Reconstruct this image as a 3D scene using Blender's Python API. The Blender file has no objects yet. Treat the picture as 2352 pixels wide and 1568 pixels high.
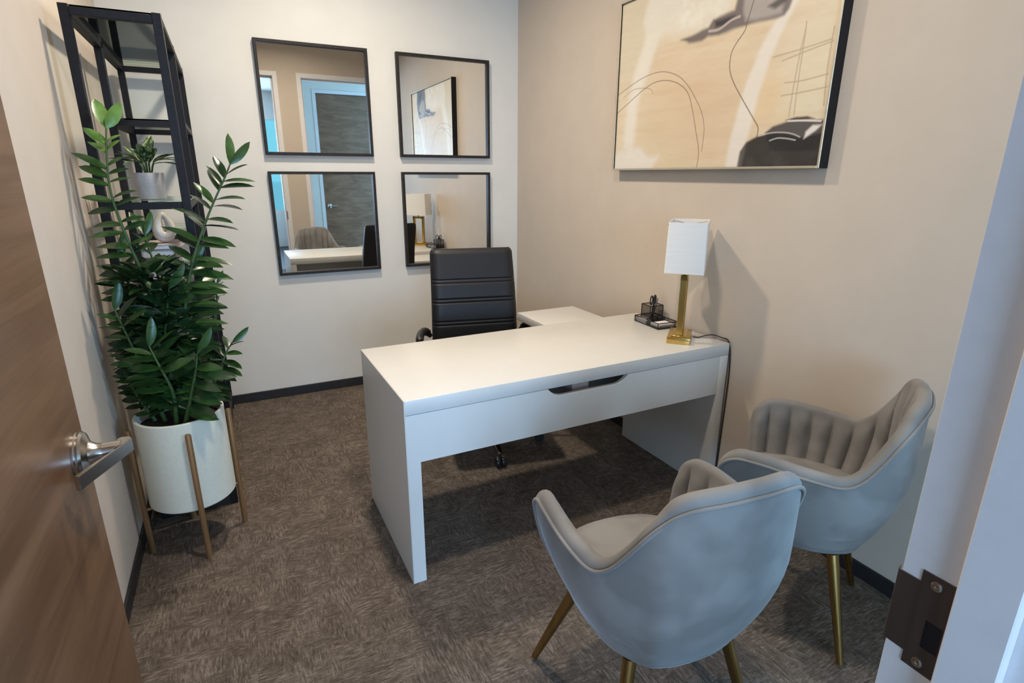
import bpy, bmesh, math, random
import numpy as np
from mathutils import Vector, Matrix

random.seed(7)
PI = math.pi
S = bpy.context.scene
COL = S.collection

# ------------------------------------------------------------------ camera
CAM = Vector((-1.9659, -3.8579, 1.4555))
PITCH, YAW, ROLL = 0.2913, 0.4627, 0.0024
FWD = Vector((math.sin(YAW) * math.cos(PITCH), math.cos(YAW) * math.cos(PITCH), -math.sin(PITCH)))
RGT = Vector((math.cos(YAW), -math.sin(YAW), 0))
UPV = RGT.cross(FWD)
R2 = RGT * math.cos(ROLL) + UPV * math.sin(ROLL)
U2 = UPV * math.cos(ROLL) - RGT * math.sin(ROLL)
cd = bpy.data.cameras.new('camera')
cam = bpy.data.objects.new('camera', cd)
COL.objects.link(cam)
cd.sensor_width = 36.0
cd.lens = 1273.45 / 2352 * 36.0
cd.clip_start = 0.02
cam.matrix_world = Matrix(((R2.x, U2.x, -FWD.x, CAM.x), (R2.y, U2.y, -FWD.y, CAM.y), (R2.z, U2.z, -FWD.z, CAM.z), (0, 0, 0, 1)))
S.camera = cam

# ------------------------------------------------------------------ world, lights, exposure
S.view_settings.view_transform = 'Standard'
S.view_settings.look = 'None'
S.view_settings.gamma = 1.0
S.view_settings.use_curve_mapping = False
S.view_settings.exposure = 0.0
w = bpy.data.worlds.new('world')
S.world = w
w.use_nodes = True
w.node_tree.nodes['Background'].inputs['Color'].default_value = (0.24, 0.74, 1.0, 1)
w.node_tree.nodes['Background'].inputs['Strength'].default_value = 1.1

CEIL = 3.02


def area(name, loc, rot, shape, sx, sy, power, col, spread=180):
    l = bpy.data.lights.new(name, 'AREA')
    l.shape = shape
    l.size = sx
    l.size_y = sy
    l.energy = power
    l.color = col
    l.spread = math.radians(spread)
    o = bpy.data.objects.new(name, l)
    COL.objects.link(o)
    o.location = loc
    o.rotation_euler = rot
    return o


WARM = (1.0, 0.87, 0.70)
DOWNLIGHTS = [(-1.36, -1.12), (-1.30, -2.55)]
for (lx, ly) in DOWNLIGHTS:
    area('downlight_lamp', (lx, ly, CEIL - 0.012), (0, 0, 0), 'DISK', 0.17, 0.17, 33.0 if ly > -2 else 23.0, WARM, 160)
# daylight from the office windows down the hall, then an added hall fill
area('daylight_far_window', (-3.25, -8.85, 1.62), (math.radians(-90), 0, PI), 'RECTANGLE', 3.9, 1.7, 340, (0.46, 0.68, 1.0))
area('added_hall_fill', (1.28, -5.50, 1.45), (math.radians(-90), 0, PI), 'RECTANGLE', 1.40, 2.2, 260, (0.36, 0.60, 1.0))  # added blue fill behind a made-up hall window, brightens the near tub chair


# ------------------------------------------------------------------ materials
def mat(name, base=(0.8, 0.8, 0.8), rough=0.5, metal=0.0, spec=0.5, **kw):
    m = bpy.data.materials.new(name)
    m.use_nodes = True
    b = m.node_tree.nodes['Principled BSDF']
    b.inputs['Base Color'].default_value = (*base, 1)
    b.inputs['Roughness'].default_value = rough
    b.inputs['Metallic'].default_value = metal
    b.inputs['Specular IOR Level'].default_value = spec
    for k, v in kw.items():
        b.inputs[k.replace('_', ' ')].default_value = v
    return m


def nodes(m):
    nt = m.node_tree
    return nt, nt.nodes['Principled BSDF'], nt.nodes.new, nt.links.new


def noisy(m, c1, c2, scale=(5, 5, 5), detail=4, nscale=1.0, bump=0.0, bdist=0.002, lo=0.35, hi=0.65, coord='Object', rough=0.6):
    nt, b, N, L = nodes(m)
    tc = N('ShaderNodeTexCoord')
    mp = N('ShaderNodeMapping')
    mp.inputs['Scale'].default_value = scale
    L(tc.outputs[coord], mp.inputs['Vector'])
    no = N('ShaderNodeTexNoise')
    no.inputs['Scale'].default_value = nscale
    no.inputs['Detail'].default_value = detail
    no.inputs['Roughness'].default_value = rough
    L(mp.outputs['Vector'], no.inputs['Vector'])
    cr = N('ShaderNodeValToRGB')
    cr.color_ramp.elements[0].position = lo
    cr.color_ramp.elements[0].color = (*c1, 1)
    cr.color_ramp.elements[1].position = hi
    cr.color_ramp.elements[1].color = (*c2, 1)
    L(no.outputs['Fac'], cr.inputs['Fac'])
    L(cr.outputs['Color'], b.inputs['Base Color'])
    if bump:
        bp = N('ShaderNodeBump')
        bp.inputs['Strength'].default_value = bump
        bp.inputs['Distance'].default_value = bdist
        L(no.outputs['Fac'], bp.inputs['Height'])
        L(bp.outputs['Normal'], b.inputs['Normal'])
    return m


M = {}
M['wall_white'] = noisy(mat('wall_white', rough=0.6, spec=0.3), (0.73, 0.715, 0.67), (0.755, 0.74, 0.695), nscale=1.2)
M['wall_greige'] = noisy(mat('wall_greige', rough=0.6, spec=0.3), (0.575, 0.495, 0.42), (0.60, 0.515, 0.435), nscale=1.2)
M['ceiling'] = noisy(mat('ceiling_paint', rough=0.8), (0.7, 0.68, 0.64), (0.74, 0.72, 0.68), nscale=8)
M['base'] = noisy(mat('baseboard_vinyl', rough=0.45), (0.016, 0.015, 0.017), (0.024, 0.022, 0.024), nscale=9)
M['frame_paint'] = noisy(mat('door_frame_paint', rough=0.4), (0.76, 0.74, 0.76), (0.79, 0.77, 0.79), nscale=6)
M['desk'] = noisy(mat('desk_white', rough=0.32), (0.64, 0.63, 0.605), (0.655, 0.645, 0.62), nscale=2)
M['desk_dark'] = noisy(mat('desk_inside', rough=0.6), (0.25, 0.25, 0.24), (0.3, 0.3, 0.28), nscale=2)
M['black_metal'] = noisy(mat('black_metal', rough=0.5, spec=0.25), (0.009, 0.009, 0.012), (0.014, 0.014, 0.018), nscale=12)
M['mirror_frame'] = noisy(mat('mirror_frame', rough=0.5, spec=0.25), (0.018, 0.015, 0.014), (0.03, 0.026, 0.024), nscale=10)
M['mirror'] = mat('mirror_glass', (0.86, 0.87, 0.85), 0.01, 1.0)
M['gold'] = noisy(mat('brushed_gold', rough=0.25, metal=1.0), (0.62, 0.42, 0.13), (0.70, 0.48, 0.16), scale=(80, 80, 4))
M['brass_leg'] = noisy(mat('brass_leg', rough=0.3, metal=1.0), (0.34, 0.22, 0.075), (0.42, 0.27, 0.10), scale=(60, 60, 3))
M['chrome'] = noisy(mat('chrome', rough=0.12, metal=1.0), (0.68, 0.66, 0.63), (0.74, 0.72, 0.69), scale=(40, 40, 4))
M['nickel'] = noisy(mat('satin_nickel', rough=0.24, metal=1.0), (0.50, 0.47, 0.44), (0.56, 0.53, 0.50), scale=(50, 50, 50))
M['bronze'] = noisy(mat('strike_metal', rough=0.42, metal=0.85), (0.13, 0.105, 0.095), (0.16, 0.13, 0.12), scale=(4, 80, 4))
M['dark_hole'] = mat('strike_pocket', (0.004, 0.004, 0.01), 0.5)
M['leather'] = noisy(mat('black_leather', rough=0.46, spec=0.35), (0.010, 0.010, 0.013), (0.016, 0.016, 0.019), nscale=260, bump=0.12, bdist=0.0006)
M['plastic'] = noisy(mat('black_plastic', rough=0.4), (0.012, 0.012, 0.012), (0.02, 0.02, 0.02), nscale=30)
M['shade'] = noisy(mat('lamp_shade_fabric', rough=0.85, spec=0.15), (0.82, 0.82, 0.82), (0.88, 0.88, 0.88), scale=(3, 3, 400), nscale=2)
M['pot'] = noisy(mat('pot_ceramic', rough=0.45), (0.72, 0.72, 0.62), (0.76, 0.76, 0.66), nscale=14)
M['wood_leg'] = noisy(mat('stand_leg_bronze', rough=0.42, metal=0.35), (0.20, 0.105, 0.045), (0.30, 0.165, 0.07), scale=(60, 60, 3))
M['soil'] = noisy(mat('soil', rough=0.95), (0.008, 0.006, 0.004), (0.03, 0.022, 0.015), nscale=60, bump=0.8, bdist=0.006)
M['stem'] = noisy(mat('plant_stem', rough=0.5), (0.030, 0.075, 0.018), (0.05, 0.11, 0.028), scale=(30, 30, 6))
M['grey_pot'] = noisy(mat('grey_pot', rough=0.6), (0.40, 0.40, 0.42), (0.46, 0.46, 0.48), nscale=20)
M['sculpture'] = noisy(mat('pearl_ceramic', rough=0.22), (0.66, 0.58, 0.52), (0.74, 0.67, 0.60), nscale=6)
M['book_a'] = noisy(mat('book_grey', rough=0.6), (0.16, 0.17, 0.18), (0.20, 0.21, 0.22), nscale=15)
M['book_b'] = noisy(mat('book_dark', rough=0.6), (0.10, 0.10, 0.11), (0.14, 0.14, 0.15), nscale=15)
M['book_c'] = noisy(mat('book_blush', rough=0.6), (0.52, 0.40, 0.38), (0.58, 0.46, 0.43), nscale=15)
M['book_d'] = noisy(mat('book_taupe', rough=0.6), (0.30, 0.27, 0.24), (0.35, 0.31, 0.28), nscale=15)
M['paper'] = noisy(mat('paper', rough=0.8), (0.75, 0.74, 0.76), (0.80, 0.79, 0.80), nscale=20)
M['grille'] = mat('downlight_trim', (0.8, 0.8, 0.78), 0.5)
M['board'] = noisy(mat('shelf_board', rough=0.5), (0.012, 0.011, 0.012), (0.02, 0.018, 0.018), nscale=10)


def leafmat(name, c1, c2, rough=0.28):
    m = mat(name, rough=rough, spec=0.5)
    noisy(m, c1, c2, scale=(14, 14, 14), nscale=1.6)
    return m


M['leaf_dark'] = leafmat('leaf_dark', (0.009, 0.030, 0.010), (0.019, 0.052, 0.016))
M['leaf_mid'] = leafmat('leaf_mid', (0.019, 0.058, 0.014), (0.036, 0.092, 0.022))
M['leaf_new'] = leafmat('leaf_new', (0.075, 0.17, 0.03), (0.13, 0.25, 0.055))


def variegated():
    m = mat('leaf_variegated', rough=0.35)
    nt, b, N, L = nodes(m)
    tc = N('ShaderNodeTexCoord')
    mp = N('ShaderNodeMapping')
    mp.inputs['Scale'].default_value = (28, 90, 28)
    L(tc.outputs['Object'], mp.inputs['Vector'])
    no = N('ShaderNodeTexNoise')
    no.inputs['Scale'].default_value = 1.0
    no.inputs['Detail'].default_value = 3
    L(mp.outputs['Vector'], no.inputs['Vector'])
    cr = N('ShaderNodeValToRGB')
    e = cr.color_ramp.elements
    e[0].position = 0.5
    e[0].color = (0.022, 0.07, 0.022, 1)
    e[1].position = 0.62
    e[1].color = (0.40, 0.46, 0.22, 1)
    L(no.outputs['Fac'], cr.inputs['Fac'])
    L(cr.outputs['Color'], b.inputs['Base Color'])
    return m


M['leaf_var'] = variegated()


def velvet():
    m = mat('grey_velvet', rough=0.75, spec=0.25)
    nt, b, N, L = nodes(m)
    tc = N('ShaderNodeTexCoord')
    no = N('ShaderNodeTexNoise')
    no.inputs['Scale'].default_value = 7
    no.inputs['Detail'].default_value = 2
    L(tc.outputs['Object'], no.inputs['Vector'])
    cr = N('ShaderNodeValToRGB')
    cr.color_ramp.elements[0].position = 0.42
    cr.color_ramp.elements[0].color = (0.20, 0.193, 0.187, 1)
    cr.color_ramp.elements[1].position = 0.6
    cr.color_ramp.elements[1].color = (0.265, 0.256, 0.248, 1)
    L(no.outputs['Fac'], cr.inputs['Fac'])
    L(cr.outputs['Color'], b.inputs['Base Color'])
    b.inputs['Sheen Weight'].default_value = 0.35
    b.inputs['Sheen Roughness'].default_value = 0.28
    b.inputs['Sheen Tint'].default_value = (0.9, 0.93, 1, 1)
    n2 = N('ShaderNodeTexNoise')
    n2.inputs['Scale'].default_value = 500
    L(tc.outputs['Object'], n2.inputs['Vector'])
    bp = N('ShaderNodeBump')
    bp.inputs['Strength'].default_value = 0.1
    bp.inputs['Distance'].default_value = 0.0008
    L(n2.outputs['Fac'], bp.inputs['Height'])
    L(bp.outputs['Normal'], b.inputs['Normal'])
    return m


M['velvet'] = velvet()


def wood(name, c1, c2, c3, rough=0.36):
    m = mat(name, rough=rough, spec=0.45)
    nt, b, N, L = nodes(m)
    tc = N('ShaderNodeTexCoord')
    mp = N('ShaderNodeMapping')
    mp.inputs['Scale'].default_value = (4, 1.1, 16)
    L(tc.outputs['Object'], mp.inputs['Vector'])
    no = N('ShaderNodeTexNoise')
    no.inputs['Scale'].default_value = 1.0
    no.inputs['Detail'].default_value = 6
    no.inputs['Roughness'].default_value = 0.62
    no.inputs['Distortion'].default_value = 0.7
    L(mp.outputs['Vector'], no.inputs['Vector'])
    mp2 = N('ShaderNodeMapping')
    mp2.inputs['Scale'].default_value = (10, 6, 260)
    L(tc.outputs['Object'], mp2.inputs['Vector'])
    n2 = N('ShaderNodeTexNoise')
    n2.inputs['Scale'].default_value = 1.0
    n2.inputs['Detail'].default_value = 3
    L(mp2.outputs['Vector'], n2.inputs['Vector'])
    ad = N('ShaderNodeMath')
    ad.operation = 'MULTIPLY_ADD'
    ad.inputs[1].default_value = 0.28
    L(n2.outputs['Fac'], ad.inputs[0])
    L(no.outputs['Fac'], ad.inputs[2])
    cr = N('ShaderNodeValToRGB')
    e = cr.color_ramp.elements
    e[0].position = 0.46
    e[0].color = (*c1, 1)
    e[1].position = 0.86
    e[1].color = (*c3, 1)
    k = e.new(0.64)
    k.color = (*c2, 1)
    L(ad.outputs[0], cr.inputs['Fac'])
    L(cr.outputs['Color'], b.inputs['Base Color'])
    bp = N('ShaderNodeBump')
    bp.inputs['Strength'].default_value = 0.12
    bp.inputs['Distance'].default_value = 0.001
    L(n2.outputs['Fac'], bp.inputs['Height'])
    L(bp.outputs['Normal'], b.inputs['Normal'])
    return m


M['wood'] = wood('walnut_veneer', (0.135, 0.070, 0.038), (0.20, 0.112, 0.064), (0.27, 0.165, 0.098))


def carpet():
    m = mat('carpet_tile', rough=0.95, spec=0.1)
    nt, b, N, L = nodes(m)
    tc = N('ShaderNodeTexCoord')
    oi = N('ShaderNodeObjectInfo')
    sc = N('ShaderNodeVectorMath')
    sc.operation = 'SCALE'
    sc.inputs[0].default_value = (37.0, 19.0, 7.0)
    L(oi.outputs['Random'], sc.inputs['Scale'])
    av = N('ShaderNodeVectorMath')
    av.operation = 'ADD'
    L(tc.outputs['Object'], av.inputs[0])
    L(sc.outputs[0], av.inputs[1])

    def streak(s, det, dist):
        mp = N('ShaderNodeMapping')
        mp.inputs['Scale'].default_value = s
        L(av.outputs[0], mp.inputs['Vector'])
        n = N('ShaderNodeTexNoise')
        n.inputs['Scale'].default_value = 1
        n.inputs['Detail'].default_value = det
        n.inputs['Roughness'].default_value = 0.65
        n.inputs['Distortion'].default_value = dist
        L(mp.outputs['Vector'], n.inputs['Vector'])
        return n
    a = streak((30, 170, 1), 4, 0.25)
    c = streak((7, 10, 1), 3, 0.3)
    f = streak((300, 420, 1), 1, 0)
    a2 = streak((150, 30, 1), 4, 0.25)
    mk = streak((9, 9, 1), 2, 0.6)
    mr = N('ShaderNodeMapRange')
    mr.inputs['From Min'].default_value = 0.44
    mr.inputs['From Max'].default_value = 0.60
    L(mk.outputs['Fac'], mr.inputs['Value'])
    mm = N('ShaderNodeMix')
    L(mr.outputs['Result'], mm.inputs[0])
    L(a.outputs['Fac'], mm.inputs[2])
    L(a2.outputs['Fac'], mm.inputs[3])
    m1 = N('ShaderNodeMath')
    m1.operation = 'MULTIPLY_ADD'
    m1.inputs[1].default_value = 0.35
    L(c.outputs['Fac'], m1.inputs[0])
    L(mm.outputs[0], m1.inputs[2])
    m2 = N('ShaderNodeMath')
    m2.operation = 'MULTIPLY_ADD'
    m2.inputs[1].default_value = 0.30
    L(f.outputs['Fac'], m2.inputs[0])
    L(m1.outputs[0], m2.inputs[2])
    cr = N('ShaderNodeValToRGB')
    e = cr.color_ramp.elements
    e[0].position = 0.64
    e[0].color = (0.062, 0.049, 0.040, 1)
    e[1].position = 1.0
    e[1].color = (0.215, 0.178, 0.150, 1)
    k = e.new(0.82)
    k.color = (0.112, 0.090, 0.074, 1)
    L(m2.outputs[0], cr.inputs['Fac'])
    L(cr.outputs['Color'], b.inputs['Base Color'])
    bp = N('ShaderNodeBump')
    bp.inputs['Strength'].default_value = 0.6
    bp.inputs['Distance'].default_value = 0.003
    L(m2.outputs[0], bp.inputs['Height'])
    L(bp.outputs['Normal'], b.inputs['Normal'])
    return m


M['carpet'] = carpet()


def glass(name, tint=(0.93, 0.97, 0.96), refl=0.12):
    m = bpy.data.materials.new(name)
    m.use_nodes = True
    nt = m.node_tree
    nt.nodes.clear()
    o = nt.nodes.new('ShaderNodeOutputMaterial')
    t = nt.nodes.new('ShaderNodeBsdfTransparent')
    t.inputs['Color'].default_value = (*tint, 1)
    g = nt.nodes.new('ShaderNodeBsdfGlossy')
    g.inputs['Roughness'].default_value = 0.02
    g.inputs['Color'].default_value = (0.95, 1, 0.98, 1)
    lw = nt.nodes.new('ShaderNodeLayerWeight')
    lw.inputs['Blend'].default_value = refl
    mx = nt.nodes.new('ShaderNodeMixShader')
    nt.links.new(lw.outputs['Fresnel'], mx.inputs['Fac'])
    nt.links.new(t.outputs[0], mx.inputs[1])
    nt.links.new(g.outputs[0], mx.inputs[2])
    nt.links.new(mx.outputs[0], o.inputs['Surface'])
    return m


M['glass'] = glass('clear_glass')


def meshmetal():
    m = bpy.data.materials.new('black_wire_mesh')
    m.use_nodes = True
    nt = m.node_tree
    b = nt.nodes['Principled BSDF']
    b.inputs['Base Color'].default_value = (0.012, 0.011, 0.012, 1)
    b.inputs['Roughness'].default_value = 0.4
    o = nt.nodes['Material Output']
    tc = nt.nodes.new('ShaderNodeTexCoord')
    mp = nt.nodes.new('ShaderNodeMapping')
    mp.inputs['Scale'].default_value = (420, 420, 420)
    nt.links.new(tc.outputs['Object'], mp.inputs['Vector'])
    ck = nt.nodes.new('ShaderNodeTexChecker')
    ck.inputs['Scale'].default_value = 1.0
    nt.links.new(mp.outputs['Vector'], ck.inputs['Vector'])
    t = nt.nodes.new('ShaderNodeBsdfTransparent')
    mx = nt.nodes.new('ShaderNodeMixShader')
    mu = nt.nodes.new('ShaderNodeMath')
    mu.operation = 'MULTIPLY_ADD'
    mu.inputs[1].default_value = 0.35
    mu.inputs[2].default_value = 0.12
    nt.links.new(ck.outputs['Fac'], mu.inputs[0])
    nt.links.new(mu.outputs[0], mx.inputs['Fac'])
    nt.links.new(t.outputs[0], mx.inputs[1])
    nt.links.new(b.outputs[0], mx.inputs[2])
    nt.links.new(mx.outputs[0], o.inputs['Surface'])
    return m


M['wire_mesh'] = meshmetal()


# ------------------------------------------------------------------ mesh helpers
def link(name, bm, m, parent=None, smooth=None, loc=None):
    me = bpy.data.meshes.new(name)
    if smooth is not None:
        for f in bm.faces:
            f.smooth = True
    bm.normal_update()
    bm.to_mesh(me)
    bm.free()
    if smooth is not None:
        me.set_sharp_from_angle(angle=math.radians(smooth))
    mats = m if isinstance(m, (list, tuple)) else [m]
    for x in mats:
        me.materials.append(x)
    o = bpy.data.objects.new(name, me)
    COL.objects.link(o)
    if parent is not None:
        o.parent = parent
    if loc:
        o.location = loc
    return o


def empty(name, loc, rz=0):
    o = bpy.data.objects.new(name, None)
    COL.objects.link(o)
    o.location = loc
    o.rotation_euler = (0, 0, rz)
    o.empty_display_size = 0.1
    return o


def tag(o, label=None, cat=None, group=None, kind=None):
    if label: o['label'] = label
    if cat: o['category'] = cat
    if group: o['group'] = group
    if kind: o['kind'] = kind
    return o


def box(bm, lo, hi, bev=0.0, seg=2, mi=0):
    c = [(a + b) / 2 for a, b in zip(lo, hi)]
    s = [abs(b - a) for a, b in zip(lo, hi)]
    r = bmesh.ops.create_cube(bm, size=1.0, matrix=Matrix.Translation(c) @ Matrix.Diagonal((*s, 1)))
    vs = r['verts']
    fs = {f for v in vs for f in v.link_faces}
    if bev > 0:
        es = list({e for v in vs for e in v.link_edges})
        rr = bmesh.ops.bevel(bm, geom=es, offset=bev, segments=seg, profile=0.5, affect='EDGES', clamp_overlap=True)
        fs = set(rr['faces']) | {f for f in fs if f.is_valid}
    for f in fs:
        f.material_index = mi
    return bm


def frame_from(t):
    t = t.normalized()
    a = Vector((0, 0, 1)) if abs(t.z) < 0.9 else Vector((1, 0, 0))
    u = t.cross(a).normalized()
    return u, t.cross(u).normalized()


def tube(bm, pts, rad, n=10, cap=True, mi=0):
    pts = [Vector(p) for p in pts]
    rs = rad if isinstance(rad, (list, tuple)) else [rad] * len(pts)
    rings = []
    u = None
    for i, p in enumerate(pts):
        t = (pts[min(i + 1, len(pts) - 1)] - pts[max(i - 1, 0)]).normalized()
        if u is None:
            u, v = frame_from(t)
        else:
            u = (u - t * u.dot(t)).normalized()
            v = t.cross(u)
        rings.append([bm.verts.new(p + (u * math.cos(2 * PI * k / n) + v * math.sin(2 * PI * k / n)) * rs[i]) for k in range(n)])
    for a, b in zip(rings, rings[1:]):
        for k in range(n):
            f = bm.faces.new((a[k], a[(k + 1) % n], b[(k + 1) % n], b[k]))
            f.material_index = mi
    if cap:
        bm.faces.new(rings[0][::-1]).material_index = mi
        bm.faces.new(rings[-1]).material_index = mi
    return bm


def lathe(bm, prof, n=32, c=(0, 0, 0), axis='Z', mi=0):
    rings = []
    for r, z in prof:
        ring = []
        for k in range(n):
            a = 2 * PI * k / n
            if axis == 'Z': p = (c[0] + r * math.cos(a), c[1] + r * math.sin(a), c[2] + z)
            elif axis == 'X': p = (c[0] + z, c[1] + r * math.cos(a), c[2] + r * math.sin(a))
            else: p = (c[0] + r * math.sin(a), c[1] + z, c[2] + r * math.cos(a))
            ring.append(bm.verts.new(p))
        rings.append(ring)
    for a, b in zip(rings, rings[1:]):
        for k in range(n):
            f = bm.faces.new((a[k], a[(k + 1) % n], b[(k + 1) % n], b[k]))
            f.material_index = mi
    bm.faces.new(rings[0][::-1]).material_index = mi
    bm.faces.new(rings[-1]).material_index = mi
    return bm


def prism(bm, poly, z0, z1, mapf=lambda x, y, z: (x, y, z), mi=0):
    a = [bm.verts.new(mapf(x, y, z0)) for x, y in poly]
    b = [bm.verts.new(mapf(x, y, z1)) for x, y in poly]
    n = len(poly)
    for k in range(n):
        bm.faces.new((a[k], a[(k + 1) % n], b[(k + 1) % n], b[k])).material_index = mi
    bm.faces.new(a[::-1]).material_index = mi
    bm.faces.new(b).material_index = mi
    bmesh.ops.recalc_face_normals(bm, faces=bm.faces[:])
    return bm


def catmull(P, n):
    P = [np.array(p, float) for p in P]
    P = [2 * P[0] - P[1]] + P + [2 * P[-1] - P[-2]]
    out = []
    for i in range(1, len(P) - 2):
        for k in range(n):
            t = k / n
            a, b, c, d = P[i - 1], P[i], P[i + 1], P[i + 2]
            out.append(0.5 * ((2 * b) + (-a + c) * t + (2 * a - 5 * b + 4 * c - d) * t * t + (-a + 3 * b - 3 * c + d) * t ** 3))
    out.append(P[-2])
    return out


def resample(P, n):
    P = np.array(P)
    d = np.r_[0, np.cumsum(np.linalg.norm(np.diff(P, axis=0), axis=1))]
    s = np.linspace(0, d[-1], n)
    return np.stack([np.interp(s, d, P[:, k]) for k in range(P.shape[1])], 1), s


def B():
    return bmesh.new()


# ------------------------------------------------------------------ the room shell
WL = -2.453
YF = -3.595           # room face of the front wall
YO = -3.735           # hall face of the front wall
YH = -5.35            # hall wall opposite
DX0, DX1 = -2.262, -1.334   # doorway
GX0, GX1 = -1.025, -0.115   # glazed side window
DTOP = 2.535


def struct(name, bm, m, parent=None, smooth=None, label=None):
    o = link(name, bm, m, parent, smooth)
    if parent is None:
        o['kind'] = 'structure'
    if label:
        o['label'] = label
    return o


b = B(); box(b, (-9.2, -9.2, -0.12), (4.2, 0.15, -0.006)); floor = struct('floor', b, M['base'])
b = B(); box(b, (-9.2, -9.2, CEIL), (4.2, 0.15, CEIL + 0.1)); ceil = struct('ceiling', b, M['ceiling'])
b = B(); box(b, (WL - 0.12, 0, 0), (0.12, 0.12, CEIL)); struct('wall_back', b, M['wall_white'])
b = B(); box(b, (WL - 0.12, YO, 0), (WL, 0, CEIL)); struct('wall_left', b, M['wall_greige'])
b = B(); box(b, (0, YO, 0), (0.12, 0, CEIL)); struct('wall_right', b, M['wall_greige'])
b = B()
box(b, (WL, YO, 0), (DX0 - 0.002, YF, CEIL))
box(b, (DX1 + 0.002, YO, 0), (GX0 - 0.002, YF, CEIL))
box(b, (GX1 + 0.002, YO, 0), (0, YF, CEIL))
box(b, (DX0 - 0.002, YO, DTOP), (DX1 + 0.002, YF, CEIL))
box(b, (GX0 - 0.002, YO, DTOP), (GX1 + 0.002, YF, CEIL))
struct('wall_front', b, M['wall_greige'])

# baseboards
b = B(); box(b, (WL + 0.002, -0.010, 0.0), (-0.002, 0, 0.062), 0.003); struct('baseboard_back', b, M['base'])
b = B(); box(b, (WL, YF + 0.01, 0.0), (WL + 0.010, -0.012, 0.062), 0.003); struct('baseboard_left', b, M['base'])
b = B(); box(b, (-0.010, YF + 0.01, 0.0), (0, -0.012, 0.062), 0.003); struct('baseboard_right', b, M['base'])

# carpet tiles, quarter-turned
T = 0.5
b = B(); box(b, (-T / 2 + 0.0001, -T / 2 + 0.0001, -0.006), (T / 2 - 0.0001, T / 2 - 0.0001, 0.0), 0.0004, 1)
tile0 = None
ox, oy = WL + 0.14, -1.27
cells = []
ncol = 7
for j in range(-9, 3):
    for i in range(-2, 14):
        cx, cy = ox + i * T, oy + j * T + T / 2
        inroom = (WL - 0.2 < cx < 0.2 and YO - 0.2 < cy < 0.2)
        inhall = (-3.6 < cx < 1.6 and -5.7 < cy < YO + 0.3)
        if inroom or inhall:
            cells.append((cx, cy, (i + j) % 2))
for cx, cy, q in cells:
    if tile0 is None:
        tile0 = link('carpet_tile', b, M['carpet'], floor)
        t = tile0
    else:
        t = tile0.copy()
        COL.objects.link(t)
        t.parent = floor
    t.location = (cx, cy, 0)
    t.rotation_euler = (0, 0, q * PI / 2)

# hall: opposite wall with a door, left open to the windows
HX = -0.86
b = B()
HD0, HD1, HDT = -0.62, 0.36, 2.60
box(b, (HX, YH - 0.12, 0), (HD0 - 0.002, YH, CEIL))
box(b, (HD1 + 0.002, YH - 0.12, 0), (0.55, YH, CEIL))
box(b, (2.0, YH - 0.12, 0), (3.3, YH, CEIL))
box(b, (0.55, YH - 0.12, 0), (2.0, YH, 0.3))  # opening put in to let the added hall fill through
box(b, (0.55, YH - 0.12, 2.56), (2.0, YH, CEIL))
box(b, (HD0 - 0.002, YH - 0.12, HDT), (HD1 + 0.002, YH, CEIL))
struct('wall_hall', b, M['wall_white'])
b = B(); box(b, (3.3, YH, 0), (3.4, YO, CEIL)); struct('wall_hall_end', b, M['wall_white'])
b = B(); box(b, (HX + 0.0, -9.0, 0), (HX + 0.1, YH - 0.12, CEIL)); struct('wall_office_side', b, M['wall_white'])
b = B(); box(b, (0.12, YO, 0), (3.4, YO + 0.1, CEIL)); struct('wall_hall_front', b, M['wall_white'])
b = B(); box(b, (-9.1, YO, 0), (WL - 0.12, YO + 0.1, CEIL)); struct('wall_office_front', b, M['wall_white'])
b = B()
box(b, (-9.1, -9.0, 0), (HX + 0.1, -8.9, 0.75))
box(b, (-9.1, -9.0, 2.5), (HX + 0.1, -8.9, CEIL))
for x0, x1 in ((-9.1, -8.9), (-6.2, -6.05), (-4.7, -4.55), (-3.1, -3.0)):
    box(b, (x0, -9.0, 0.75), (x1, -8.9, 2.5))
struct('wall_office_far', b, M['wall_white'])
wi = B(); box(wi, (-9.1, -8.97, 0.75), (HX, -8.96, 2.5)); struct('window_2', wi, M['glass'])
b = B(); box(b, (-9.1, -9.0, 0), (-9.0, YO, CEIL)); struct('wall_office_left', b, M['wall_white'])

wi = B(); box(wi, (0.55, YH - 0.065, 0.3), (2.0, YH - 0.058, 2.56)); struct('added_window', wi, M['glass'])  # made-up pane in the opening added for the hall fill
# a low office building seen beyond the far window
tb = B(); box(tb, (-6, -40, -6), (8, -30, 1.0)); struct('wall_building_outside', tb, M['frame_paint'])


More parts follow.
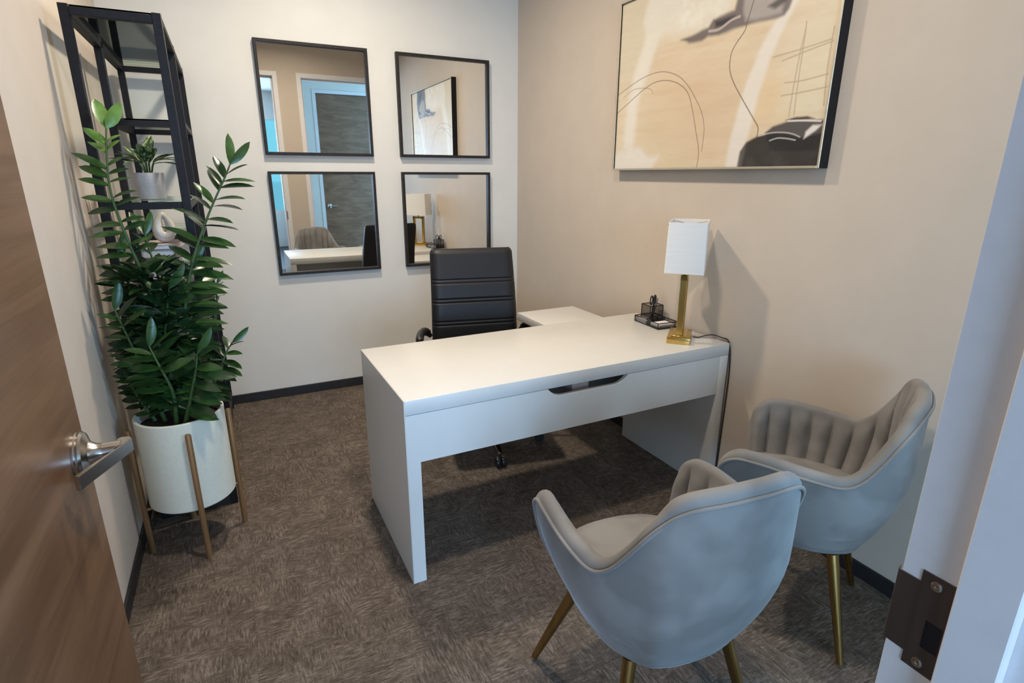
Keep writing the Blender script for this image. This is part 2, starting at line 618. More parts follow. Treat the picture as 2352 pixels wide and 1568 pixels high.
def door_frame(name, x0, x1, top, yr, yh, stop_y, casing=0.05, parent=None, proud=0.012, faces=(1, 1)):
    """hollow metal frame lining an opening in a wall between yr (room face) and yh"""
    bm = B()
    lo, hi = min(yr, yh), max(yr, yh)
    L0, L1 = lo - (proud if faces[0] else 0), hi + (proud if faces[1] else 0)
    th = 0.006
    # linings
    box(bm, (x0 - th, L0, 0), (x0, L1, top + th), 0.001, 1)
    box(bm, (x1, L0, 0), (x1 + th, L1, top + th), 0.001, 1)
    box(bm, (x0, L0, top), (x1, L1, top + th), 0.001, 1)
    # casings
    for f, (a, c) in ((faces[1], (hi, L1)), (faces[0], (L0, lo))):
        if not f: continue
        box(bm, (x0 - casing, a, 0), (x0 - th, c, top + casing), 0.0015, 1)
        box(bm, (x1 + th, a, 0), (x1 + casing, c, top + casing), 0.0015, 1)
        box(bm, (x0 - th, a, top + th), (x1 + th, c, top + casing), 0.0015, 1)
    # stops
    s0, s1 = stop_y
    d = 0.016
    box(bm, (x0, s0, 0), (x0 + d, s1, top), 0.0015, 1)
    box(bm, (x1 - d, s0, 0), (x1, s1, top), 0.0015, 1)
    box(bm, (x0 + d, s0, top - d), (x1 - d, s1, top), 0.0015, 1)
    return bm


bm = door_frame('trim', DX0, DX1, DTOP, YF, YO, (-3.690, -3.640))
fr = struct('trim_1', bm, M['frame_paint'], label='grey painted steel door frame around the entrance')
# strike plate on the right jamb (faces -x)
zc = 0.982
sp = B()
xs = DX1 - 0.0018


def ymap(y, z, x): return (x, y, z)


yt0, yt1 = -3.635, -3.6035
poly = [(yt0, zc + 0.062), (yt1, zc + 0.062), (yt1, zc + 0.047), (-3.5835, zc + 0.047), (-3.5835, zc - 0.047), (yt1, zc - 0.047), (yt1, zc - 0.062), (yt0, zc - 0.062)]
# plate built as strips around the latch hole
hy0, hy1, hz0, hz1 = -3.634, -3.617, zc - 0.030, zc + 0.006
for (a0, a1, c0, c1) in ((yt0, yt1, zc + 0.006, zc + 0.062), (yt0, yt1, zc - 0.062, zc - 0.030), (hy1, yt1, hz0, hz1), (yt0, hy0, hz0, hz1), (yt1, -3.5835, zc - 0.047, zc + 0.047)):
    box(sp, (xs, a0, c0), (DX1 - 0.0001, a1, c1))
# curled lip that wraps the jamb edge
lip = [(-3.5835, xs), (-3.5805, xs + 0.0005), (-3.5785, xs + 0.004), (-3.578, xs + 0.010)]
for (ya, xa), (yb, xb) in zip(lip, lip[1:]):
    v = [sp.verts.new((xa, ya, zc - 0.047)), sp.verts.new((xb, yb, zc - 0.047)), sp.verts.new((xb, yb, zc + 0.047)), sp.verts.new((xa, ya, zc + 0.047))]
    sp.faces.new(v)
plate = link('strike_plate', sp, M['bronze'], fr, 40)
ho = B(); box(ho, (xs + 0.0008, hy0, hz0), (xs + 0.0012, hy1, hz1)); link('latch_hole', ho, M['dark_hole'], plate)
for dz in (0.051, -0.051):
    sc = B()
    lathe(sc, [(0.0058, 0), (0.0056, -0.0012), (0.0040, -0.0018), (0.0018, -0.0018), (0.0012, -0.0008), (0.0004, -0.0008)], 20, (xs, -3.619, zc + dz), 'X')
    link('screw', sc, M['nickel'], plate, 30)

# side window next to the door (full height glass)
bm = door_frame('window', GX0, GX1, DTOP, YF, YO, (-3.690, -3.640))
w1 = struct('window_1', bm, M['frame_paint'], label='full-height glazed side window in the front wall')
g = B(); box(g, (GX0 + 0.002, -3.668, 0.002), (GX1 - 0.002, -3.662, DTOP - 0.002)); link('window_pane', g, M['glass'], w1)

# hall door
bm = door_frame('trim', HD0, HD1, HDT, YH, YH - 0.12, (YH - 0.08, YH - 0.06), faces=(0, 1))
struct('trim_2', bm, M['frame_paint'])
d2 = B(); box(d2, (HD0 + 0.003, YH - 0.058, 0.012), (HD1 - 0.003, YH - 0.014, HDT - 0.003), 0.002, 1)
door2 = struct('door_2', d2, M['wood'])
lv = B()
lathe(lv, [(0.034, 0), (0.034, 0.006), (0.015, 0.01), (0.012, 0.05), (0.001, 0.052)], 20, (HD0 + 0.07, YH - 0.014, 0.99), 'Y')
tube(lv, [(HD0 + 0.07, YH + 0.03, 0.99), (HD0 + 0.19, YH + 0.03, 0.99)], 0.009, 8)
link('door_handle', lv, M['nickel'], door2, 40)

# ------------------------------------------------------------------ the open entrance door
HINGE = Vector((DX0 + 0.004, -3.588, 0))
DW = 0.912
dr = empty('door_1', HINGE, math.radians(90.0))   # local +x runs along the leaf from the hinge
dr['kind'] = 'structure'
dr['label'] = 'open wood-grain door with a lever handle'
# leaf: local y from 0.0 to 0.044 (away from camera side is +y local = -x world)
lf = B(); box(lf, (0.0, 0.0, 0.010), (DW, 0.044, 2.515), 0.0018, 2)
leafm = wood('walnut_veneer_door', (0.135, 0.070, 0.038), (0.20, 0.112, 0.064), (0.27, 0.165, 0.098))
for n in leafm.node_tree.nodes:
    if n.type == 'MAPPING':
        s = n.inputs['Scale'].default_value
        n.inputs['Scale'].default_value = (s[1], s[0], s[2])
link('door_leaf', lf, leafm, dr, 30)
hx = DW - 0.062
hd = B()
lathe(hd, [(0.043, 0), (0.043, -0.004), (0.0415, -0.006), (0.0415, -0.0085), (0.043, -0.010), (0.040, -0.014), (0.024, -0.020), (0.0175, -0.030), (0.0165, -0.040), (0.0165, -0.066), (0.001, -0.067)], 40, (hx, 0, 0.982), 'Y')
hnd = link('door_handle', hd, M['nickel'], dr, 32)
bar = B()
# flat return lever: hub plate at the outer end, then angled back towards the leaf
pl_ = [(hx + 0.030, -0.078), (hx + 0.030, -0.068), (hx - 0.015, -0.062), (hx - 0.105, -0.018), (hx - 0.108, -0.026), (hx - 0.020, -0.074)]
path = [(hx + 0.018, -0.060), (hx + 0.022, -0.072), (hx + 0.010, -0.0795), (hx - 0.105, -0.030)]
# outline in the x,y plane extruded in z
outl = [(hx - 0.018, -0.058), (hx + 0.021, -0.058), (hx + 0.026, -0.064), (hx + 0.024, -0.076), (hx + 0.014, -0.0815), (hx - 0.112, -0.024), (hx - 0.109, -0.0165), (hx - 0.012, -0.0665)]
prism(bar, outl, 0.982 - 0.0125, 0.982 + 0.0125)
bmesh.ops.bevel(bar, geom=bar.edges[:], offset=0.0012, segments=2, affect='EDGES')
link('lever', bar, M['nickel'], hnd, 40)
for z in (0.25, 1.27, 2.28):
    hg = B(); tube(hg, [(0.0, -0.006, z - 0.055), (0.0, -0.006, z + 0.055)], 0.0065, 12)
    box(hg, (0.0, -0.0015, z - 0.05), (0.03, 0.0, z + 0.05))
    link('hinge', hg, M['nickel'], dr, 40)

# recessed downlights
for lx, ly in DOWNLIGHTS:
    b = B()
    lathe(b, [(0.098, 0), (0.096, -0.006), (0.080, -0.008), (0.078, -0.001)], 40, (lx, ly, CEIL))
    o = link('recessed_downlight', b, M['grille'], None, 40)
    tag(o, 'round recessed ceiling downlight near the mirrors' if ly > -2 else 'round recessed ceiling downlight above the velvet chairs', 'ceiling light', 'recessed downlights above the office')

# ------------------------------------------------------------------ mirrors on the back wall
def wall_mirror(x0, x1, z0, z1, label):
    t = empty('wall_mirror', ((x0 + x1) / 2, 0, z0))
    tag(t, label, 'mirror', 'black-framed square mirrors on the back wall')
    cx = (x0 + x1) / 2
    fw, d = 0.017, 0.034
    hw = (x1 - x0) / 2
    H = z1 - z0
    f = B()
    prof = [(0, 0), (0, -d + 0.002), (0.002, -d), (fw - 0.001, -d), (fw, -d + 0.001), (fw, -0.0)]
    # mitred frame: four corners swept
    corners = [(-hw, 0, 1, 1), (hw, 0, -1, 1), (hw, H, -1, -1), (-hw, H, 1, -1)]
    rings = []
    for (px, pz, sx, sz) in corners:
        rings.append([f.verts.new((px + sx * a, y, pz + sz * a)) for a, y in prof])
    for i in range(4):
        a, c = rings[i], rings[(i + 1) % 4]
        for k in range(len(prof)):
            f.faces.new((a[k], a[(k + 1) % 6], c[(k + 1) % 6], c[k]))
    bmesh.ops.recalc_face_normals(f, faces=f.faces[:])
    link('frame', f, M['mirror_frame'], t)
    g = B(); box(g, (-hw + fw, -0.014, fw), (hw - fw, -0.008, H - fw))
    link('mirror_glass', g, M['mirror'], t)
    return t


wall_mirror(-1.723, -1.0704, 1.5708, 2.2079, 'upper left mirror in a thin black frame on the white back wall')
wall_mirror(-0.8884, -0.2372, 1.5708, 2.2079, 'upper right mirror in a thin black frame, nearest the room corner, reflecting the painting')
wall_mirror(-1.723, -1.0704, 0.832, 1.4746, 'lower left mirror in a thin black frame, reflecting the desk top')
wall_mirror(-0.8884, -0.2372, 0.832, 1.4746, 'lower right mirror in a thin black frame, partly behind the office chair, reflecting the lamp')


# ------------------------------------------------------------------ painting on the right wall
def painting():
    t = empty('wall_painting', (0, -1.8645, 1.482))
    tag(t, 'large abstract beige, white and black canvas in a thin frame on the right wall', 'painting')
    y1, y0 = -1.245 + 1.8645, -2.480 + 1.8645      # local, corner side .. door side
    H = 0.812
    d = 0.050
    # outer tray frame: black sides, champagne front lip
    f = B()
    fw = 0.009
    for (a, c, e, g2) in ((y0, y0 + fw, 0, H), (y1 - fw, y1, 0, H), (y0 + fw, y1 - fw, 0, fw), (y0 + fw, y1 - fw, H - fw, H)):
        box(f, (-d + 0.004, a, e), (0, c, g2))
    link('frame', f, M['black_metal'], t)
    lipm = noisy(mat('champagne_lip', rough=0.35, metal=0.7), (0.62, 0.56, 0.45), (0.70, 0.64, 0.52), nscale=30)
    f = B()
    for (a, c, e, g2) in ((y0, y0 + fw, 0, H), (y1 - fw, y1, 0, H), (y0 + fw, y1 - fw, 0, fw), (y0 + fw, y1 - fw, H - fw, H)):
        box(f, (-d, a, e), (-d + 0.004, c, g2), 0.0008, 1)
    lp = link('frame_lip', f, lipm, t)
    lp['label'] = 'thin champagne front edge of the frame'
    # canvas: a fine grid whose colour attribute holds the printed picture
    NX, NY = 560, 370
    u = np.linspace(0.006, 0.994, NX)
    asp = H / 1.235
    v = np.linspace(0.005, asp - 0.005, NY)
    U, V = np.meshgrid(u, v)
    rng = np.random.RandomState(3)

    def vnoise(fx, fy, seed):
        r = np.random.RandomState(seed)
        gx, gy = int(fx) + 2, int(fy) + 2
        G = r.rand(gy, gx)
        X, Y = U * fx, V / asp * fy
        xi, yi = X.astype(int), Y.astype(int)
        a, c = X - xi, Y - yi
        a, c = a * a * (3 - 2 * a), c * c * (3 - 2 * c)
        return (G[yi, xi] * (1 - a) + G[yi, xi + 1] * a) * (1 - c) + (G[yi + 1, xi] * (1 - a) + G[yi + 1, xi + 1] * a) * c

    def fbm(fx, fy, seed):
        return (vnoise(fx, fy, seed) + 0.5 * vnoise(fx * 2, fy * 2, seed + 1) + 0.25 * vnoise(fx * 4, fy * 4, seed + 2)) / 1.75
    wx = (fbm(9, 7, 50) - 0.5) * 0.018
    wy = (fbm(9, 7, 60) - 0.5) * 0.018

    def poly(P, soft, rag=1.0):
        P = np.array(P)
        X, Y = U + wx * rag, V + wy * rag
        inside = np.zeros(U.shape, bool)
        D = np.full(U.shape, 9.0)
        n = len(P)
        for i in range(n):
            (x0, y0_), (x1, y1_) = P[i], P[(i + 1) % n]
            cond = ((y0_ > Y) != (y1_ > Y))
            xx = (x1 - x0) * (Y - y0_) / (y1_ - y0_ + 1e-12) + x0
            inside ^= cond & (X < xx)
            ex, ey = x1 - x0, y1_ - y0_
            tt = np.clip(((X - x0) * ex + (Y - y0_) * ey) / (ex * ex + ey * ey + 1e-12), 0, 1)
            D = np.minimum(D, np.hypot(X - x0 - tt * ex, Y - y0_ - tt * ey))
        sd = np.where(inside, D, -D)
        k = np.clip(sd / soft * 0.5 + 0.5, 0, 1)
        return k * k * (3 - 2 * k)

    def line(P, wdt):
        P = np.array(catmull(P, 8))
        D = np.full(U.shape, 9.0)
        for (x0, y0_), (x1, y1_) in zip(P, P[1:]):
            ex, ey = x1 - x0, y1_ - y0_
            tt = np.clip(((U - x0) * ex + (V - y0_) * ey) / (ex * ex + ey * ey + 1e-12), 0, 1)
            D = np.minimum(D, np.hypot(U - x0 - tt * ex, V - y0_ - tt * ey))
        return np.clip(1.3 - D / wdt, 0, 1)

    def lin(c): return np.array([((x / 255 + 0.055) / 1.055) ** 2.4 if x > 10 else x / 3294.6 for x in c])
    C = np.zeros(U.shape + (3,))
    C[:] = lin((216, 200, 174))

    def mix(k, c, a=1.0):
        k = (k * a)[..., None]
        C[:] = C * (1 - k) + lin(c) * k
    mix(fbm(5, 14, 1), (223, 208, 184), 0.8)
    mix(poly([(0.21, 0.41), (0.511, 0.361), (0.674, 0.291), (0.70, 0.12), (0.60, 0.0), (0.419, 0.02), (0.247, 0.18)], 0.16, 2), (212, 186, 158), 0.8)
    mix(np.clip(fbm(4, 30, 5) * 2 - 0.9, 0, 1), (204, 176, 142), 0.55)
    mix(poly([(0.13, 0.10), (0.3, 0.06), (0.42, 0.04), (0.38, 0.22), (0.2, 0.25)], 0.12, 2), (208, 190, 158), 0.7)
    mix(poly([(0.74, 0.16), (0.84, 0.14), (0.87, 0.24), (0.77, 0.28)], 0.08, 2), (222, 192, 148), 0.7)
    mix(poly([(0.83, 0.40), (1.02, 0.42), (1.02, 0.12), (0.84, 0.17)], 0.06, 1), (220, 207, 182), 0.8)
    mix(poly([(0.0, 0.66), (0.3, 0.66), (0.2, 0.42), (0.12, 0.30), (0.0, 0.36)], 0.10, 2), (206, 198, 176), 0.7)
    mix(poly([(0.185, 0.66), (0.309, 0.60), (0.373, 0.543), (0.29, 0.523), (0.242, 0.481), (0.211, 0.393), (0.158, 0.298), (0.138, 0.202), (0.119, 0.079), (0.062, 0.091), (0.062, 0.171), (0.09, 0.296), (0.124, 0.406), (0.172, 0.495), (0.16, 0.56)], 0.022, 1.5), (226, 220, 210), 0.9)
    mix(poly([(0.17, 0.66), (0.62, 0.66), (0.60, 0.52), (0.576, 0.495), (0.51, 0.484), (0.496, 0.466), (0.382, 0.474), (0.295, 0.478), (0.242, 0.470), (0.21, 0.44), (0.17, 0.50)], 0.03, 2), (222, 216, 204), 0.9)
    mix(np.clip(fbm(24, 16, 9) * 2.4 - 1.1, 0, 1) * poly([(0.30, 0.66), (0.60, 0.66), (0.55, 0.50), (0.36, 0.50)], 0.06), (240, 238, 228), 0.9)
    mix(poly([(-0.02, 0.075), (0.118, 0.089), (0.187, 0.088), (0.235, 0.057), (0.299, 0.056), (0.262, 0.012), (0.24, -0.02), (-0.02, -0.02)], 0.02, 2), (224, 218, 210), 0.9)
    mix(poly([(0.674, 0.224), (0.738, 0.378), (0.777, 0.432), (0.90, 0.52), (0.86, 0.48), (0.803, 0.391), (0.777, 0.319), (0.746, 0.216), (0.727, 0.098), (0.692, -0.01), (0.640, -0.01), (0.657, 0.109)], 0.012, 0.8), (226, 219, 210), 0.92)
    mix(poly([(0.80, 0.66), (0.92, 0.66), (0.88, 0.52), (0.80, 0.44), (0.78, 0.47)], 0.03, 1), (222, 215, 205), 0.6)
    # upper dark mass
    mix(poly([(0.367, 0.454), (0.419, 0.458), (0.496, 0.470), (0.516, 0.490), (0.607, 0.495), (0.62, 0.55), (0.63, 0.66), (0.84, 0.66), (0.86, 0.56), (0.825, 0.454), (0.808, 0.44), (0.758, 0.441), (0.669, 0.445), (0.602, 0.440), (0.548, 0.434), (0.499, 0.443), (0.473, 0.434), (0.41, 0.436)], 0.008, 1.2), (104, 94, 96), 0.95)
    mix(poly([(0.643, 0.56), (0.72, 0.58), (0.802, 0.52), (0.798, 0.452), (0.696, 0.452), (0.657, 0.463), (0.645, 0.483)], 0.012, 1.5), (170, 162, 158), 0.9)
    mix(poly([(0.70, 0.64), (0.83, 0.64), (0.83, 0.56), (0.74, 0.58)], 0.02, 2), (60, 54, 58), 0.85)
    mix(poly([(0.74, 0.482), (0.80, 0.50), (0.81, 0.478), (0.77, 0.468)], 0.008, 1), (66, 60, 62), 0.9)
    mix(poly([(0.526, 0.481), (0.607, 0.480), (0.628, 0.470), (0.565, 0.459), (0.529, 0.463)], 0.008, 1), (44, 38, 42), 0.95)
    mix(line([(0.505, 0.455), (0.55, 0.452), (0.60, 0.468), (0.635, 0.472)], 0.005), (196, 184, 180), 0.8)
    # lower black stones
    mix(poly([(0.79, 0.11), (0.817, 0.128), (0.874, 0.141), (0.914, 0.139), (1.01, 0.130), (1.01, 0.05), (0.82, 0.05)], 0.006, 0.6), (74, 70, 72), 0.97)
    mix(poly([(0.70, -0.01), (0.704, 0.055), (0.724, 0.084), (0.764, 0.101), (0.816, 0.108), (0.87, 0.104), (0.92, 0.088), (1.01, 0.10), (1.01, -0.01)], 0.006, 0.6), (34, 32, 34), 0.97)
    mix(poly([(0.69, -0.01), (0.70, 0.055), (0.724, 0.082), (0.715, 0.02), (0.71, -0.01)], 0.006, 0.5), (92, 86, 84), 0.9)
    mix(np.clip(fbm(20, 12, 21) * 2 - 1.0, 0, 1) * poly([(0.72, 0.0), (0.73, 0.06), (0.98, 0.06), (1.0, 0.0)], 0.03), (84, 82, 80), 0.7)
    mix(poly([(0.861, 0.144), (0.896, 0.149), (0.935, 0.148), (0.960, 0.138), (0.894, 0.139)], 0.004, 0.5), (58, 50, 48), 0.95)
    mix(line([(0.87, 0.1385), (0.92, 0.136), (0.98, 0.130)], 0.003), (226, 220, 214), 0.9)
    mix(poly([(0.93, 0.084), (0.934, 0.104), (0.955, 0.121), (0.985, 0.120), (0.965, 0.104)], 0.005, 0.6), (224, 218, 212), 0.95)
    mix(line([(0.811, 0.085), (0.84, 0.091), (0.874, 0.088), (0.904, 0.082)], 0.0022), (190, 188, 184), 0.9)
    mix(line([(0.764, 0.101), (0.816, 0.108), (0.863, 0.106), (0.896, 0.099), (0.918, 0.09)], 0.0022), (190, 188, 184), 0.85)
    # wiry lines
    DK = (112, 88, 70)
    mix(line([(-0.01, 0.303), (0.013, 0.31), (0.093, 0.336), (0.181, 0.357), (0.276, 0.361), (0.363, 0.336), (0.423, 0.295), (0.471, 0.242), (0.505, 0.196), (0.525, 0.14), (0.524, 0.062)], 0.0019), DK, 0.75)
    mix(line([(-0.01, 0.230), (0.011, 0.238), (0.107, 0.281), (0.171, 0.309), (0.24, 0.328), (0.307, 0.326), (0.372, 0.307), (0.426, 0.27), (0.457, 0.212), (0.485, 0.135), (0.509, 0.062), (0.505, 0.0)], 0.0019), DK, 0.85)
    mix(line([(0.043, 0.293), (0.111, 0.317), (0.185, 0.314), (0.222, 0.303), (0.234, 0.287)], 0.0016), DK, 0.6)
    mix(line([(0.715, 0.60), (0.69, 0.52), (0.669, 0.449), (0.663, 0.426), (0.63, 0.391), (0.615, 0.363), (0.617, 0.317), (0.643, 0.27), (0.691, 0.211), (0.736, 0.158), (0.76, 0.128), (0.761, 0.1)], 0.0021), (96, 72, 60), 0.9)
    GR = (176, 158, 132)
    for P in ([(0.887, 0.405), (0.887, 0.381), (0.879, 0.321), (0.873, 0.24), (0.87, 0.151)], [(0.888, 0.386), (0.887, 0.314), (0.886, 0.232), (0.887, 0.155)],
              [(0.978, 0.374), (0.976, 0.329), (0.976, 0.252), (0.981, 0.172)], [(0.785, 0.328), (0.88, 0.334), (0.977, 0.343)],
              [(0.82, 0.312), (0.904, 0.326), (0.98, 0.337)], [(0.84, 0.249), (0.895, 0.247), (0.979, 0.254)], [(0.832, 0.213), (0.9, 0.215), (0.983, 0.22)]):
        mix(line(P, 0.0025), GR, 0.75)
    C *= (0.97 + 0.06 * fbm(30, 60, 31))[..., None]
    # mesh
    yy = y1 - U * 1.235
    zz = V * 1.235
    verts = np.stack([np.full(U.size, -d + 0.010), yy.ravel(), zz.ravel()], 1)
    idx = np.arange(NX * NY).reshape(NY, NX)
    q = np.stack([idx[:-1, :-1], idx[1:, :-1], idx[1:, 1:], idx[:-1, 1:]], -1).reshape(-1, 4)
    me = bpy.data.meshes.new('canvas')
    me.vertices.add(len(verts))
    me.vertices.foreach_set('co', verts.ravel())
    me.loops.add(q.size)
    me.loops.foreach_set('vertex_index', q.ravel())
    me.polygons.add(len(q))
    me.polygons.foreach_set('loop_start', np.arange(len(q)) * 4)
    me.update(calc_edges=True)
    ca = me.color_attributes.new('picture', 'FLOAT_COLOR', 'POINT')
    ca.data.foreach_set('color', np.concatenate([C.reshape(-1, 3), np.ones((U.size, 1))], 1).ravel())
    m = mat('canvas_paint', rough=0.42)
    nt, bs, N, L = nodes(m)
    at = N('ShaderNodeVertexColor')
    at.layer_name = 'picture'
    L(at.outputs['Color'], bs.inputs['Base Color'])
    tc = N('ShaderNodeTexCoord')
    no = N('ShaderNodeTexNoise')
    no.inputs['Scale'].default_value = 60
    L(tc.outputs['Object'], no.inputs['Vector'])
    bp = N('ShaderNodeBump')
    bp.inputs['Strength'].default_value = 0.25
    bp.inputs['Distance'].default_value = 0.001
    L(no.outputs['Fac'], bp.inputs['Height'])
    L(bp.outputs['Normal'], bs.inputs['Normal'])
    me.materials.append(m)
    o = bpy.data.objects.new('canvas', me)
    COL.objects.link(o)
    o.parent = t
    bk = B(); box(bk, (-d + 0.014, y0 + fw, fw), (-0.002, y1 - fw, H - fw)); link('backing', bk, M['board'], t)


painting()

# ------------------------------------------------------------------ desk with pull-out panel
DKX, DKY, DKR = -0.0149, -2.1512, 0.0075
desk = empty('desk', (DKX, DKY, 0), DKR)
tag(desk, 'white desk with a cut-out slot in its front panel and a pull-out return', 'desk')
Wd, Dp, Hd = 1.51, 0.65, 0.73
b = B(); box(b, (-Wd + 0.003, 0, Hd - 0.053), (0, Dp, Hd), 0.0008, 2); link('desk_top', b, M['desk'], desk, 40)
b = B(); box(b, (-Wd + 0.0002, 0.021, 0), (-Wd + 0.05, Dp, Hd - 0.0545), 0.0004, 1); box(b, (-Wd, 0, 0), (-Wd + 0.0028, Dp, Hd - 0.0005), 0.0006, 1); link('side_panel', b, M['desk'], desk, 40)
b = B(); box(b, (-0.05, 0.0, 0), (0, Dp, Hd - 0.0545), 0.0012, 2); link('side_panel', b, M['desk'], desk, 40)
# front panel with slot
zt, zb = Hd - 0.0545, 0.4935
sx0, sx1 = -0.950, -0.567


def arc(cx, cz, r, a0, a1, n=8):
    return [(cx + r * math.cos(math.radians(a0 + (a1 - a0) * k / n)), cz + r * math.sin(math.radians(a0 + (a1 - a0) * k / n))) for k in range(n + 1)]


slot = [(sx0, zt)] + [(sx0 + 0.012, zt - 0.012), (sx0 + 0.028, zt - 0.024), (sx0 + 0.046, zt - 0.032), (sx0 + 0.066, zt - 0.035)] + \
       [(sx1 - 0.066, zt - 0.035), (sx1 - 0.046, zt - 0.032), (sx1 - 0.028, zt - 0.024), (sx1 - 0.012, zt - 0.012), (sx1, zt)]
outline = [(-Wd + 0.003, 0.0), (-Wd + 0.05, 0.0), (-Wd + 0.05, zb), (-0.052, zb), (-0.052, zt)] + slot[::-1] + [(-Wd + 0.003, zt)]
b = B()
prism(b, outline, 0.0003, 0.020, lambda x, z, y: (x, y, z))
bmesh.ops.triangulate(b, faces=[f for f in b.faces if len(f.verts) > 4])
link('front_panel', b, M['desk'], desk)
b = B(); box(b, (-Wd + 0.051, 0.022, 0.505), (-0.051, 0.20, 0.517)); box(b, (-Wd + 0.051, 0.19, 0.517), (-0.051, 0.20, zt - 0.03)); link('cable_shelf', b, M['desk'], desk)
b = B(); box(b, (-0.80, 0.06, 0.518), (-0.72, 0.12, 0.655), 0.004); o = link('power_strip', b, M['book_c'], desk); o['label'] = 'pinkish block seen inside the slot'
# pull-out return
b = B()
px0, px1, py1 = -0.532, -0.152, 1.062
box(b, (px0, 0.27, 0.657), (px1, py1, 0.6985), 0.0015, 2)
link('pull_out_top', b, M['desk'], desk, 40)
b = B(); box(b, (px1 - 0.13, py1 - 0.022, 0.03), (px1, py1 - 0.002, 0.6565), 0.001, 1); link('pull_out_leg', b, M['desk'], desk)
for x in (px1 - 0.11, px1 - 0.02):
    b = B(); lathe(b, [(0.001, -0.01), (0.015, -0.01), (0.015, 0.01), (0.001, 0.01)], 16, (x, py1 - 0.012, 0.015), 'X'); link('caster', b, M['plastic'], desk, 40)


# ------------------------------------------------------------------ tub chairs
def superloop(hw, y0, y1, n=64, p=3.0, pf=2.6):
    cy, hh = (y0 + y1) / 2, (y1 - y0) / 2
    out = []
    for k in range(n):
        a = 2 * PI * k / n
        c, s = math.cos(a), math.sin(a)
        q = pf
        out.append((hw * math.copysign(abs(c) ** (2 / q), c), cy + hh * math.copysign(abs(s) ** (2 / q), s)))
    return out


